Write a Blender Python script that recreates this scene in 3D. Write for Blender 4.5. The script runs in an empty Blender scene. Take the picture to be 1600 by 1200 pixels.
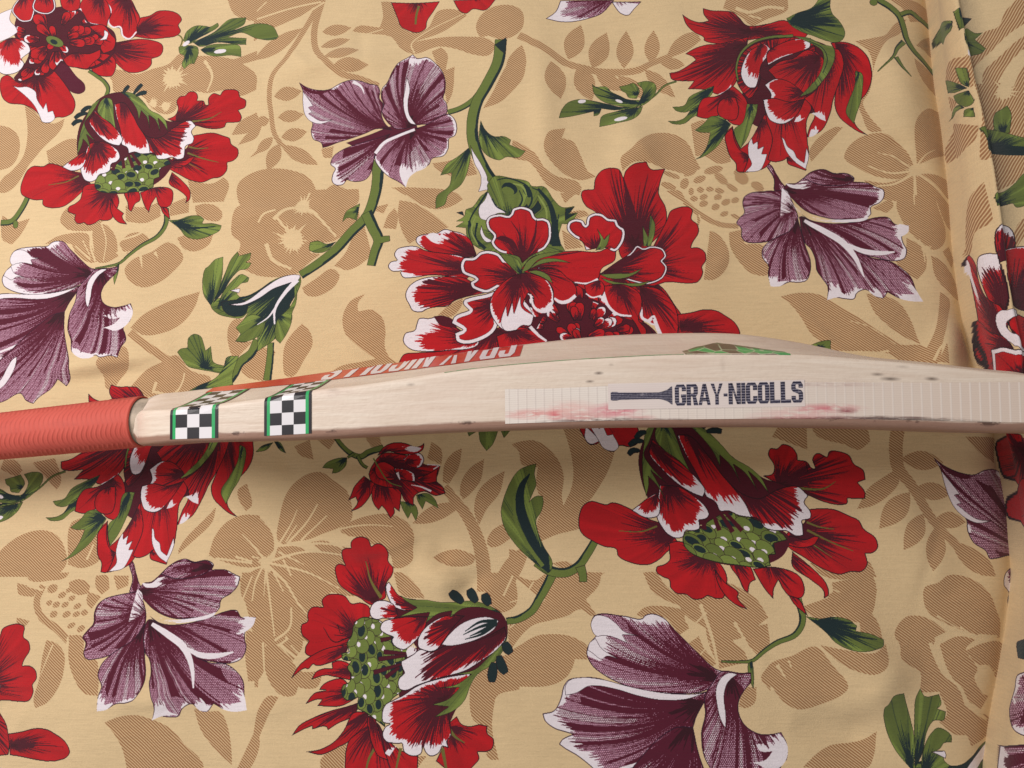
import bpy, bmesh, math
import numpy as np
from mathutils import Vector, Matrix

# ================================================================= camera, light, exposure
F_PX, IMG_W, IMG_H = 1150.0, 1600.0, 1200.0          # focal length in picture units of the 1600 x 1200 frame
TX, TY, DIST = 0.10, 0.20, 0.505                     # tilt of the bed against the lens axis, distance along the axis (m)
_n = np.array([TX, TY, 1.0]); _n /= np.linalg.norm(_n)
_ez = -_n; _ex = np.array([1.0, 0, 0]); _ex -= (_ex @ _n)*_n; _ex /= np.linalg.norm(_ex); _ey = np.cross(_ez, _ex)
WR = np.stack([_ex, _ey, _ez])                        # lens frame (x right, y down, z forward) -> world
CAM = WR @ np.array([0, 0, -DIST])                    # world origin: where the lens axis meets the bed
sc = bpy.context.scene
cd = bpy.data.cameras.new('camera'); cam = bpy.data.objects.new('camera', cd); sc.collection.objects.link(cam)
cd.sensor_fit = 'HORIZONTAL'; cd.sensor_width = 36.0; cd.lens = 36.0*F_PX/IMG_W; cd.clip_start = 0.01; cd.clip_end = 50
_R = np.stack([WR @ [1, 0, 0], WR @ [0, -1, 0], WR @ [0, 0, -1]], 1)
cam.matrix_world = Matrix.Translation(CAM) @ Matrix(_R.tolist()).to_4x4()
sc.camera = cam
def to_plane(p, h=0.0):                               # picture point -> world x, y at height h
    p = np.atleast_2d(np.asarray(p, float)); d = np.stack([(p[:, 0]-800)/F_PX, (p[:, 1]-600)/F_PX, np.ones(len(p))], 1) @ WR.T
    t = (h-CAM[2])/d[:, 2]; return (CAM+d*t[:, None])[:, :2]
def to_pic(w):
    c = (np.atleast_2d(np.asarray(w, float))-CAM) @ WR
    return np.stack([c[:, 0]/c[:, 2]*F_PX+800, c[:, 1]/c[:, 2]*F_PX+600], 1)

wd = bpy.data.worlds.new('World'); sc.world = wd; wd.use_nodes = True
bg = wd.node_tree.nodes['Background']; bg.inputs[0].default_value = (1.0, 0.95, 0.91, 1); bg.inputs[1].default_value = 0.345
def area(name, loc, target, size, power, col):
    l = bpy.data.lights.new(name, 'AREA'); l.shape = 'DISK'; l.size = size; l.energy = power; l.color = col
    o = bpy.data.objects.new(name, l); sc.collection.objects.link(o); o.location = loc
    o.rotation_euler = (Vector(target)-Vector(loc)).to_track_quat('-Z', 'Y').to_euler()
area('ceiling_lamp', (-0.66, 0.25, 0.92), (-0.05, 0.03, 0), 0.50, 10.7, (1.0, 0.955, 0.925))
sc.view_settings.view_transform = 'Standard'; sc.view_settings.look = 'None'; sc.view_settings.exposure = 0.0; sc.view_settings.gamma = 1.0
sc.view_settings.use_curve_mapping = False
sc.cycles.max_bounces = 6

# ================================================================= helpers
def link(name, me, mats, parent=None, smooth=True):
    o = bpy.data.objects.new(name, me); sc.collection.objects.link(o)
    for m in (mats if isinstance(mats, (list, tuple)) else [mats]): me.materials.append(m)
    if parent is not None: o.parent = parent
    if smooth: me.shade_smooth()
    return o
def mesh(name, v, f, mi=None, uv=None):
    me = bpy.data.meshes.new(name); me.from_pydata([tuple(map(float, q)) for q in v], [], f)
    if mi is not None: me.polygons.foreach_set('material_index', np.array(mi, np.int32))
    if uv is not None:
        l = me.uv_layers.new(name='UVMap'); idx = np.empty(len(me.loops), np.int32); me.loops.foreach_get('vertex_index', idx)
        l.data.foreach_set('uv', np.asarray(uv, np.float32)[idx].ravel())
    me.update(); return me
def grid_faces(n, m, close=False):
    f = []
    for i in range(n-1):
        for j in range(m if close else m-1):
            k = (j+1) % m; f.append((i*m+j, (i+1)*m+j, (i+1)*m+k, i*m+k))
    return f
class NT:
    def __init__(s, name, rough=0.8, spec=0.3):
        s.m = bpy.data.materials.new(name); s.m.use_nodes = True; s.t = s.m.node_tree; s.b = s.t.nodes['Principled BSDF']
        s.b.inputs['Roughness'].default_value = rough; s.b.inputs['Specular IOR Level'].default_value = spec
    def n(s, kind, **kw):
        x = s.t.nodes.new('ShaderNode'+kind)
        for k, v in kw.items():
            if k.startswith('_'): setattr(x, k[1:], v)
            else: x.inputs[int(k[1:]) if k[0] == 'i' and k[1:].isdigit() else k].default_value = v
        return x
    def l(s, a, b): s.t.links.new(a, b)
    def math(s, op, a, b=None, c=None):
        x = s.n('Math', _operation=op)
        for i, v in enumerate((a, b, c)):
            if v is None: continue
            if hasattr(v, 'is_output'): s.l(v, x.inputs[i])
            else: x.inputs[i].default_value = v
        return x.outputs[0]
    def mix(s, f, a, b, blend='MIX'):
        x = s.n('MixRGB', _blend_type=blend)
        for i, v in enumerate((f, a, b)):
            if hasattr(v, 'is_output'): s.l(v, x.inputs[i])
            elif i == 0: x.inputs[0].default_value = v
            else: x.inputs[i].default_value = (*v, 1) if len(v) == 3 else v
        return x.outputs[0]
    def ramp(s, f, pts):
        x = s.n('ValToRGB'); e = x.color_ramp.elements
        while len(e) < len(pts): e.new(0.5)
        for q, (p, c) in zip(e, pts): q.position = p; q.color = (*c, 1) if hasattr(c, '__len__') else (c, c, c, 1)
        s.l(f, x.inputs[0]); return x.outputs[0]
    def noise(s, vec, scale, detail=3, rough=0.5, dist=0.0):
        x = s.n('TexNoise', Scale=scale, Detail=detail, Roughness=rough, Distortion=dist)
        if vec is not None: s.l(vec, x.inputs['Vector'])
        return x.outputs['Fac']
    def uv(s): return s.n('UVMap').outputs[0]
    def obj(s): return s.n('TexCoord').outputs['Object']
    def map(s, vec, scale=(1, 1, 1), loc=(0, 0, 0), rot=(0, 0, 0)):
        x = s.n('Mapping', Scale=scale, Location=loc, Rotation=rot); s.l(vec, x.inputs[0]); return x.outputs[0]
    def color(s, c):
        if hasattr(c, 'is_output'): s.l(c, s.b.inputs['Base Color'])
        else: s.b.inputs['Base Color'].default_value = (*c, 1)
    def bump(s, h, strength, dist=0.001):
        x = s.n('Bump', Strength=strength, Distance=dist); s.l(h, x.inputs['Height']); s.l(x.outputs[0], s.b.inputs['Normal'])
def lin(c): return tuple(((v/12.92) if v <= 0.04045 else ((v+0.055)/1.055)**2.4) for v in c)
def smoothstep(a, b, x): t = np.clip((x-a)/(b-a), 0, 1); return t*t*(3-2*t)
# ---------------------------------------------------------------- the printed cotton: a small vector painter
# Shapes are given in quarter units of the print's drawing grid and painted into an in-memory texture.
CREAM = (0.855, 0.750, 0.580); TAN = (0.605, 0.425, 0.280); REDC = (0.705, 0.075, 0.110); MAROON = (0.300, 0.055, 0.120)
INK = (0.130, 0.045, 0.085); WHITE = (0.905, 0.870, 0.895); GREEN = (0.400, 0.455, 0.215); TEAL = (0.095, 0.165, 0.175)
PURP = (0.330, 0.062, 0.155); LILAC = (0.810, 0.650, 0.735); OLIVE = (0.430, 0.400, 0.190)

class Painter:
    def __init__(s, H, W, M, k):
        s.H, s.W, s.M, s.k = H, W, M, k          # M: drawing grid -> texel, k: texels per drawing unit
        s.a = np.empty((H, W, 3), np.float32); s.a[:] = CREAM
        s.o = (0, 0); s.T = None; s.rng = np.random.default_rng(7)
        s.clip = None; s.lastroot = None
        s.hatch = (math.radians(38.0), 3.15); s.wob = 0.0
    def O(s, x, y): s.o = (x, y)
    def pts(s, t):
        if isinstance(t, str): t = [tuple(map(float, q.split(','))) for q in t.split()]
        p = np.array(t, float).reshape(-1, 2) / 4.0 + s.o
        if s.T is not None: p = p @ s.T[:2] + s.T[2]
        return s.M(p)
    @staticmethod
    def smooth(p, closed=True, n=6):
        N = len(p); out = []
        def tang(i):
            a, b, c = p[(i-1) % N], p[i], p[(i+1) % N]
            if not closed and i in (0, N-1):
                return (p[1]-p[0]) if i == 0 else (p[-1]-p[-2])
            u, v = b-a, c-b; lu, lv = np.hypot(*u)+1e-9, np.hypot(*v)+1e-9
            if (u @ v)/(lu*lv) < 0.30: return None
            return (u/lu+v/lv)*0.5
        tg = [tang(i) for i in range(N)]
        for i in range(N if closed else N-1):
            j = (i+1) % N; a, b = p[i], p[j]; L = np.hypot(*(b-a))
            ta = tg[i]*1.0 if tg[i] is not None else (b-a)/(L+1e-9)
            tb = tg[j]*1.0 if tg[j] is not None else (b-a)/(L+1e-9)
            if not closed:
                ta = ta/(np.hypot(*ta)+1e-9); tb = tb/(np.hypot(*tb)+1e-9)
            for q in range(n):
                t = q/n; h00 = 2*t**3-3*t*t+1; h10 = t**3-2*t*t+t; h01 = -2*t**3+3*t*t; h11 = t**3-t*t
                out.append(h00*a+h10*L*ta+h01*b+h11*L*tb)
        if not closed: out.append(p[-1])
        return np.array(out)
    def mask(s, p, pad=3):
        x0, y0 = np.floor(p.min(0)).astype(int)-pad; x1, y1 = np.ceil(p.max(0)).astype(int)+pad
        X0, Y0, X1, Y1 = max(x0, 0), max(y0, 0), min(x1, s.W), min(y1, s.H)
        if X1-X0 < 2 or Y1-Y0 < 2: return None
        h, w = Y1-Y0, X1-X0; cnt = np.zeros((h, w+1), np.int16)
        q = np.roll(p, -1, 0)
        for (ax, ay), (bx, by) in zip(p, q):
            if ay == by: continue
            if ay > by: ax, ay, bx, by = bx, by, ax, ay
            r = np.arange(max(math.ceil(ay-0.5), Y0), min(math.ceil(by-0.5), Y1))
            if len(r) == 0: continue
            xs = ax+(r+0.5-ay)*(bx-ax)/(by-ay)
            c = np.clip(np.ceil(xs-0.5).astype(int)-X0, 0, w)
            np.add.at(cnt, (r-Y0, c), 1)
        m = (np.cumsum(cnt, 1)[:, :w] & 1).astype(bool)
        if s.clip is not None:
            c = s.clip; f = np.zeros_like(m); ax, ay, bx, by = max(X0, c[0]), max(Y0, c[1]), min(X1, c[2]), min(Y1, c[3])
            if bx > ax and by > ay: f[ay-Y0:by-Y0, ax-X0:bx-X0] = c[4][ay-c[1]:by-c[1], ax-c[0]:bx-c[0]]
            m &= f
        return (X0, Y0, X1, Y1, m) if m.any() else None
    @staticmethod
    def erode(m, n):
        m = m.copy()
        for i in range(int(round(n))):
            e = m.copy()
            e[1:] &= m[:-1]; e[:-1] &= m[1:]; e[:, 1:] &= m[:, :-1]; e[:, :-1] &= m[:, 1:]
            if i % 3 == 2:
                e[1:, 1:] &= m[:-1, :-1]; e[:-1, :-1] &= m[1:, 1:]; e[1:, :-1] &= m[:-1, 1:]; e[:-1, 1:] &= m[1:, :-1]
            m = e
        return m
    def put(s, b, m, c): s.a[b[1]:b[3], b[0]:b[2]][m] = c
    def polar(s, b, m, root, curl=0.0, fine=1.7, mid=6, wide=18):
        yy, xx = np.nonzero(m); dx = xx+b[0]+0.5-root[0]; dy = yy+b[1]+0.5-root[1]
        r = np.hypot(dx, dy); th = np.arctan2(dy, dx); R = np.percentile(r, 99)+1
        nb = 96; b2 = ((th/(2*math.pi)+0.5)*nb).astype(int) % nb
        rm = np.zeros(nb); np.maximum.at(rm, b2, r)
        z = rm == 0; rm[z] = R
        rm = np.maximum(rm, np.maximum(np.roll(rm, 1), np.roll(rm, -1))*0.86)
        f = (th/(2*math.pi)+0.5)*nb-0.5; i0 = np.floor(f).astype(int); fr = f-i0
        rmx = rm[i0 % nb]*(1-fr)+rm[(i0+1) % nb]*fr
        t = np.clip(r/(rmx+1e-6), 0, 1)
        tw = th+curl*r/R; N = max(24, int(2*math.pi*R/(fine*s.k)))
        def samp(a):
            g = (tw/(2*math.pi)+0.5)*len(a); i = np.floor(g).astype(int); w = g-i; w = w*w*(3-2*w)
            return a[i % len(a)]*(1-w)+a[(i+1) % len(a)]*w
        def even(n): q = s.rng.random(n); q[np.argsort(q)] = (np.arange(n)+.5)/n; return q
        hi = 0.5*samp(even(N))+0.5*even(N)[((tw/(2*math.pi)+0.5)*N).astype(int) % N]
        s.lastroot = root
        return yy, xx, r, t, hi, samp(even(max(8, N//mid))), samp(even(max(6, N//wide))), R
    def shape(s, t, smooth=True):
        p = s.pts(t)
        return s.mask(s.smooth(p) if smooth else p)
    def ink(s, b, w=0.85, c=INK):
        m = b[4]; e = s.erode(m, max(1, w*s.k)); s.put(b, m & ~e, c)
    def fill(s, t, c, ol=0.8, olc=INK, smooth=True):
        if c is WHITE and ol == 0 and isinstance(t, str) and s.lastroot is not None: return s.wash(t)
        b = s.shape(t, smooth)
        if b is None: return
        s.put(b, b[4], c)
        if ol: s.ink(b, ol, olc)
    def halo(s, t, w=1.2):
        return
    def red(s, t, root, dk=0.3, wt=0.0, rim=0.0, base=REDC, dark=MAROON, ol=1.15):
        b = s.shape(t)
        if b is None: return
        m = b[4]; rt = s.pts([root])[0]
        yy, xx, r, tt, hi, lo, l2, R = s.polar(b, m, rt, s.rng.uniform(-.22, .22))
        col = np.empty((len(tt), 3), np.float32); col[:] = base; col *= (0.93+0.12*lo)[:, None]
        e = dk*2.15*(0.7+0.6*l2); D = np.clip((e-tt)/e, 0, 1)
        deep = tt < dk*0.30*(0.6+lo); mid = hi < 0.18+D*0.95
        k = (D > 0) & mid; col[k] = col[k]*0.42+np.array(dark)*0.58
        k = hi < D*1.35; col[k] = dark; col[deep] = np.array(dark)*0.82
        fine = (hi < 0.10) & (tt < 0.9); col[fine] = col[fine]*0.6+np.array(dark)*0.4
        if wt:
            w0 = 1-wt*1.05*(0.6+0.7*l2); Wt = np.clip((tt-w0)/(1-w0+1e-6), 0, 1)
            col[(1-hi) < Wt*1.7] = WHITE
        if rim:
            core = s.erode(m, rim*s.k)[yy, xx]; o = ~core & (tt > 0.50+0.1*l2); col[o] = WHITE
            e2 = s.erode(m, rim*s.k+1.6)[yy, xx]; col[core & ~e2 & (tt > 0.5)] = np.array(dark)*0.9
        s.a[b[1]:b[3], b[0]:b[2]][yy, xx] = col
        s.ink(b, ol)
    def purple(s, t, root, dk=0.3, wt=0.12, ol=1.05):
        b = s.shape(t)
        if b is None: return
        m = b[4]; rt = s.pts([root])[0]
        yy, xx, r, tt, hi, lo, l2, R = s.polar(b, m, rt, s.rng.choice([-1, 1])*s.rng.uniform(.15, .4), 1.5, 5, 26)
        X = xx+b[0]; Y = yy+b[1]; pt = 2.7*s.k
        u = X/pt; v = Y/(pt*0.866); row = np.floor(v); fu = (u+0.5*(row % 2)) % 1-0.5; fv = v-row-0.5
        dot = (fu*fu+fv*fv*0.75) < 0.070+0.03*lo+0.07*tt**1.6
        col = np.empty((len(tt), 3), np.float32); col[:] = PURP; col[dot] = LILAC
        e = 0.36+dk*0.7; D = np.clip((e*(0.75+0.5*l2)-tt)/e, 0, 1)
        d = hi < 0.24+D*0.9; d |= (lo < 0.33) & (tt < 0.66+0.45*l2); d |= tt < dk*(0.30+0.4*lo)
        edge = s.erode(m, 3.2*s.k)[yy, xx]; d |= ~edge & (l2 > 0.48) & (hi < 0.75)
        col[d] = PURP
        dd = tt < dk*(0.18+0.4*lo); col[dd] = np.array(PURP)*0.62
        lt = (lo > 0.80) & (tt > 0.45) & (hi > 0.35); col[lt & ~d & dot] = WHITE
        if wt:
            w0 = 1-wt*1.5*(0.3+1.2*l2); Wt = np.clip((tt-w0)/(1-w0+1e-6), 0, 1)
            col[((1-hi) < Wt*1.7) & (l2 > .35)] = WHITE
        s.a[b[1]:b[3], b[0]:b[2]][yy, xx] = col
        s.ink(b, ol, (0.16, 0.06, 0.14))
    def wash(s, t):                                  # white reserve that feathers out towards the petal's root
        b = s.shape(t)
        if b is None: return
        rt = s.lastroot; yy, xx, r, tt, hi, lo, l2, R = s.polar(b, b[4], rt, 0.1, 2.0)
        r0, r1 = np.percentile(r, 2), np.percentile(r, 98); q = np.clip((r-r0)/(r1-r0+1e-6), 0, 1)
        k = hi < 0.10+q*1.4
        s.a[b[1]:b[3], b[0]:b[2]][yy[k], xx[k]] = WHITE
    def green(s, t, root, dk=0.3, base=GREEN, ol=0.9):
        b = s.shape(t)
        if b is None: return
        m = b[4]; rt = s.pts([root])[0]
        yy, xx, r, tt, hi, lo, l2, R = s.polar(b, m, rt)
        col = np.empty((len(tt), 3), np.float32); col[:] = base; col *= (0.9+0.2*lo)[:, None]
        e = dk*1.7; D = np.clip((e*(0.6+0.7*l2)-tt)/e, 0, 1); d = (hi < D*1.35) | (tt < dk*0.5*(0.5+lo))
        ln = (hi < 0.22+D) & ~d; col[ln] = col[ln]*0.55+np.array(TEAL)*0.45
        col[d] = TEAL; lt = (lo > .72) & ~d & ~ln; col[lt] *= 1.12
        s.a[b[1]:b[3], b[0]:b[2]][yy, xx] = col
        s.ink(b, ol, (0.10, 0.12, 0.07))
    def ribbon(s, t, w0, w1=None, wm=None):
        p = s.smooth(s.pts(t), closed=False, n=8); n = len(p)
        w1 = w0 if w1 is None else w1; wm = (w0+w1)/2 if wm is None else wm
        f = np.linspace(0, 1, n); w = (w0*(1-f)*(1-2*f)+4*wm*f*(1-f)+w1*f*(2*f-1)) if wm != (w0+w1)/2 else w0*(1-f)+w1*f
        d = np.gradient(p, axis=0); d /= np.hypot(d[:, 0], d[:, 1])[:, None]+1e-9
        nn = np.stack([-d[:, 1], d[:, 0]], 1)*(np.maximum(w, 0.4)/4*s.k*0.5)[:, None]
        return np.vstack([p+nn, (p-nn)[::-1]]), p, nn
    def stroke(s, t, c, w0, w1=None, wm=None, ol=0):
        q, _, _ = s.ribbon(t, w0, w1, wm); b = s.mask(q)
        if b is None: return
        s.put(b, b[4], c)
        if ol: s.ink(b, ol)
    def stem(s, t, w0, w1=None, side=1, shade=0.24):
        q, p, nn = s.ribbon(t, w0, w1); b = s.mask(q)
        if b is None: return
        s.put(b, b[4], GREEN)
        n = len(p); wv = (0.75+0.5*np.repeat(s.rng.random(n//6+2), 6)[:n])[:, None]
        band = np.vstack([p+nn*side, (p+nn*side*(1-2*shade*wv))[::-1]]); b2 = s.mask(band)
        if b2 is not None: s.put(b2, b2[4], TEAL)
        s.ink(b, 0.9, (0.10, 0.12, 0.07))
    def tan(s, t, smooth=True):
        b = s.shape(t, smooth)
        if b is not None: s.tanb(b)
    def tanb(s, b):
        yy, xx = np.nonzero(b[4]); X = (xx+b[0])/s.k; Y = (yy+b[1])/s.k; a, p = s.hatch
        ph = (-X*math.sin(a)+Y*math.cos(a))/p+0.10*np.sin(X*0.11+Y*0.05)+0.08*np.sin(Y*0.17-X*0.07)
        f = ph % 1; wgt = np.clip((0.58-np.abs(f-0.5)*2)*4+0.5, 0, 1)*0.94+0.06
        wgt = wgt[:, None]
        s.a[b[1]:b[3], b[0]:b[2]][yy, xx] = np.array(CREAM)*(1-wgt)+np.array(TAN)*wgt
    def tleaf(s, x0, y0, x1, y1, w):
        dx, dy = x1-x0, y1-y0; L = math.hypot(dx, dy); nx, ny = -dy/L*w/2, dx/L*w/2
        f = [(0, 0), (.18, .62), (.42, 1), (.7, .78), (1, 0), (.7, -.78), (.42, -1), (.18, -.62)]
        s.tan([(x0+dx*a+nx*c, y0+dy*a+ny*c) for a, c in f])
    def tstem(s, t, w0, w1=None):
        q, _, _ = s.ribbon(t, w0, w1); b = s.mask(q)
        if b is not None: s.tanb(b)
    def ell(s, x, y, rx, ry, c, ang=0, ol=0, tan=False):
        a = np.linspace(0, 2*math.pi, 14, endpoint=False); ca, sa = math.cos(math.radians(ang)), math.sin(math.radians(ang))
        q = [(x+rx*math.cos(i)*ca-ry*math.sin(i)*sa, y+rx*math.cos(i)*sa+ry*math.sin(i)*ca) for i in a]
        if tan: return s.tan(q)
        s.fill(q, c, ol)
    def burst(s, x, y, r, n=9, c=CREAM):            # spiky cream reserve in the tan flowers
        q = []; n = n*2; r = r*0.72
        for i in range(2*n):
            a = math.pi*i/n+s.rng.random()*0.15; R = r*(0.42+0.10*s.rng.random()) if i % 2 else r*(0.55+0.6*s.rng.random()**2)
            q.append((x+R*math.cos(a), y+R*math.sin(a)))
        s.fill(q, c, 0, smooth=False)
    def cut(s, t, w0=14, w1=None): s.stroke(t, CREAM, w0, w1)
    def seeds(s, t, ux, uy, size=46):               # the green scaly seed head
        p = s.smooth(s.pts(t)); b = s.mask(p)
        if b is None: return
        s.put(b, b[4], GREEN); s.clip = b
        q = np.array([tuple(map(float, z.split(','))) for z in t.split()]); lo, hi = q.min(0), q.max(0)
        ang = math.degrees(math.atan2(uy, ux)); row = 0; y = -size
        cx, cy = (lo+hi)/2; D = np.hypot(*(hi-lo))/2+size
        u = np.array([ux, uy])/math.hypot(ux, uy); v = np.array([-u[1], u[0]])
        d = -D
        while d < D:
            e = -D+(row % 2)*size*0.55
            while e < D:
                c0 = np.array([cx, cy])+u*(d+s.rng.uniform(-.16, .16)*size)+v*(e+s.rng.uniform(-.2, .2)*size)
                q1 = s.rng.uniform(.85, 1.2); s.ell(*c0, size*.60*q1, size*.66*q1, np.array(GREEN)*s.rng.uniform(.95, 1.2), ang+s.rng.uniform(-25, 25), 0.8)
                z = s.rng.random()
                if z < .55: s.ell(*(c0-u*size*.16), size*.26*q1, size*.44*q1, TEAL, ang+s.rng.uniform(-20, 20))
                if z > .40: s.ell(*(c0+u*size*.24+v*s.rng.uniform(-14, 14)), size*.17, size*.22, WHITE, ang)
                e += size*1.12
            d += size*.74; row += 1
        s.clip = None
        s.ink(b, 1.0, (0.10, 0.12, 0.07))
    def heart(s, t, root, n=40, size=40):            # crowd of small red inner petals
        p = s.smooth(s.pts(t)); b = s.mask(p)
        if b is None: return
        s.put(b, b[4], MAROON); s.clip = b
        q = np.array([tuple(map(float, z.split(','))) for z in t.split()]); lo, hi = q.min(0), q.max(0)
        cs = sorted([tuple(s.rng.uniform(lo, hi)) for _ in range(n)], key=lambda c: -math.hypot(c[0]-root[0], c[1]-root[1]))
        for (x, y) in cs:
            dx, dy = x-root[0], y-root[1]; L = math.hypot(dx, dy)+1; dx, dy = dx/L, dy/L; z = size*s.rng.uniform(.7, 1.25)
            f = [(-1, .25), (-.2, .5), (.6, .55), (1, .2), (1, -.2), (.6, -.55), (-.2, -.5), (-1, -.25)]
            s.red([(x+dx*a*z-dy*c*z, y+dy*a*z+dx*c*z) for a, c in f], (x-dx*z, y-dy*z), .35, .3 if s.rng.random() < .3 else 0)
        s.clip = None
def motif_A(g):      # nodding red flower with a green seed head, its stem and leaf
    g.O(0, 0); R = g.red
    g.stem("650,590 664,545 640,500 600,470 548,436", 34, 26)
    g.stem("1040,1300 1030,1400 980,1470 880,1530 800,1590 740,1640 660,1662 590,1674", 40, 12)
    g.green("740,1640 730,1700 705,1775 700,1740 715,1660", (735, 1640), .3)
    g.green("1050,1375 1120,1370 1180,1350 1250,1350 1275,1370 1260,1395 1330,1395 1385,1410 1370,1440 1320,1465 1280,1480 1210,1490 1150,1470 1120,1430", (1090, 1390), .5)
    g.stroke("1090,1390 1180,1420 1290,1418 1350,1415", TEAL, 22, 4)
    R("105,1165 130,1100 160,1060 200,1035 270,1035 300,1020 370,1030 440,1060 520,1080 560,1150 490,1205 440,1250 380,1285 290,1290 250,1270 250,1240 200,1240 150,1225 110,1200", (560, 1110), .3)
    g.stroke("480,1090 400,1130 290,1150", OLIVE, 12, 4)
    R("500,1205 490,1240 460,1265 420,1285 410,1310 440,1330 460,1335 455,1370 480,1395 520,1390 545,1405 590,1395 620,1375 650,1380 690,1370 710,1340 740,1250 700,1180 560,1140 510,1160", (690, 1170), .35)
    R("690,1230 720,1290 770,1330 760,1350 790,1400 740,1390 700,1350 685,1300", (700, 1200), .3)
    R("770,1200 790,1260 800,1310 815,1320 840,1270 870,1250 860,1190 790,1180", (800, 1160), .35)
    R("870,1200 900,1290 925,1325 940,1280 960,1250 975,1230 985,1270 1010,1300 1060,1290 1085,1250 1080,1190 980,1170", (950, 1130), .35)
    R("1000,1290 1015,1330 1062,1372 1045,1300", (1010, 1270), .3)
    R("1060,1150 1130,1200 1170,1240 1160,1275 1190,1250 1195,1200 1150,1140 1080,1080", (1040, 1080), .35)
    R("1200,870 1270,850 1340,840 1400,855 1440,870 1450,905 1490,935 1490,980 1460,1010 1425,1020 1420,1070 1380,1110 1330,1120 1270,1145 1200,1135 1130,1100 1060,1050 1080,1000 1180,930", (1110, 985), .34)
    g.stroke("1190,928 1240,938 1310,935", OLIVE, 14, 4); g.stroke("1180,965 1280,1000 1370,1020", OLIVE, 14, 4); g.stroke("1190,1030 1260,1070", OLIVE, 8, 3)
    R("1040,1055 1130,1055 1190,1030 1230,985 1210,985 1160,1010 1090,1010", (1040, 1030), .4)
    R("1050,750 1100,730 1120,690 1110,640 1130,610 1160,605 1190,580 1230,585 1245,615 1240,640 1280,640 1295,665 1310,665 1310,620 1340,590 1380,600 1400,570 1450,560 1490,570 1500,605 1535,625 1530,670 1490,690 1510,730 1500,760 1460,770 1420,775 1410,800 1370,815 1300,815 1240,800 1150,790", (1110, 780), .36)
    g.stroke("1270,690 1275,640", INK, 5, 3); g.stroke("1200,775 1320,752 1390,705", OLIVE, 16, 3)
    g.fill("680,572 830,580 930,680 1050,760 1150,780 1160,900 1050,980 900,960 830,1000 760,1040 700,1040 600,1060 520,1060 480,980 470,900 490,780 540,690 600,610", MAROON, .8)
    g.fill("590,1120 700,1040 1060,990 1085,1020 1030,1110 900,1180 640,1195", MAROON, 0)
    g.seeds("580,1150 600,1095 680,1060 740,1010 840,955 960,965 1060,1005 1075,1030 1005,1060 1000,1110 965,1120 960,1170 900,1190 800,1200 700,1205 600,1185", .1, 1, 62)
    for x in ("730,950 700,1060", "760,930 770,1050", "790,940 830,1045", "800,930 875,1030"): g.stroke(x, MAROON, 16, 26)
    R("860,780 920,850 1000,860 1100,800 1200,765 1238,800 1210,835 1225,875 1215,905 1170,925 1165,960 1155,995 1120,1005 1080,990 1030,1000 985,995 965,960 930,955 880,870", (890, 770), .55, .2)
    R("700,640 760,630 820,700 860,780 900,840 930,900 940,960 880,962 840,950 800,958 790,920 755,900 752,860 740,800 715,720", (745, 600), .25, .24)
    R("580,680 600,700 690,770 750,840 762,870 740,908 700,900 640,870 580,810 545,750", (560, 690), .35, .24)
    R("550,890 640,880 700,910 740,950 745,985 720,1010 690,1020 680,1060 640,1080 610,1085 590,1115 555,1130 520,1120 500,1090 490,1050 510,990", (590, 880), .34, .26)
    R("380,1040 430,1000 480,960 525,930 528,980 500,1040 440,1062", (520, 945), .25, .45)
    g.green("640,600 680,605 695,650 700,720 715,800 680,760 620,720 595,680 610,630", (650, 600), .25)
    g.green("620,600 560,650 530,720 500,800 480,880 470,960 500,900 510,860 540,900 560,990 550,900 530,830 590,880 530,800 520,760 560,700", (620, 600), .12)
    g.green("740,565 830,580 900,640 940,690 1000,720 1040,760 1055,830 1020,770 990,740 1005,830 970,750 930,720 935,810 915,730 880,690 865,750 850,680 800,610", (760, 570), .1)
    for q in ("888,525 862,550 830,585", "918,580 885,582 845,595", "800,530 780,550 760,572", "500,695 530,668 560,655", "460,735 495,708 535,700", "445,778 470,755 505,748"): g.stroke(q, TEAL, 26, 18, 36, ol=.6)

def motif_CL(g):     # purple trumpet, upper and left lobes
    g.O(800, 900); U = g.purple
    U("1330,600 1270,580 1180,500 1100,420 1020,340 950,265 880,238 830,250 815,268 700,252 515,250 492,300 500,350 525,380 475,440 465,500 500,570 560,620 650,670 760,710 900,735 1040,745 1200,725 1300,650", (1290, 640), .42, .12)
    U("1250,720 1000,760 800,735 650,685 540,648 420,645 350,660 320,700 300,780 260,855 185,875 200,920 260,970 350,1000 375,1008 310,1040 290,1070 330,1100 400,1140 480,1200 560,1270 640,1330 900,1330 1080,1200 1150,900", (1190, 790), .46, .08)
    g.fill("520,252 590,258 650,300 700,350 800,378 690,372 720,425 620,385 560,380 530,385 500,350 492,300", WHITE, .5); g.fill("520,395 560,460 620,500 670,528 590,510 560,530 500,490 470,470 480,430", WHITE, .5)
    g.fill("1225,728 1150,742 1000,742 850,722 700,690 560,655 430,645 360,660 330,700 330,760 400,745 480,700 640,715 800,760 950,785 1100,775", WHITE, .5)
    g.stroke("930,1100 880,1150 780,1190 640,1230", WHITE, 30, 14)
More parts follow.
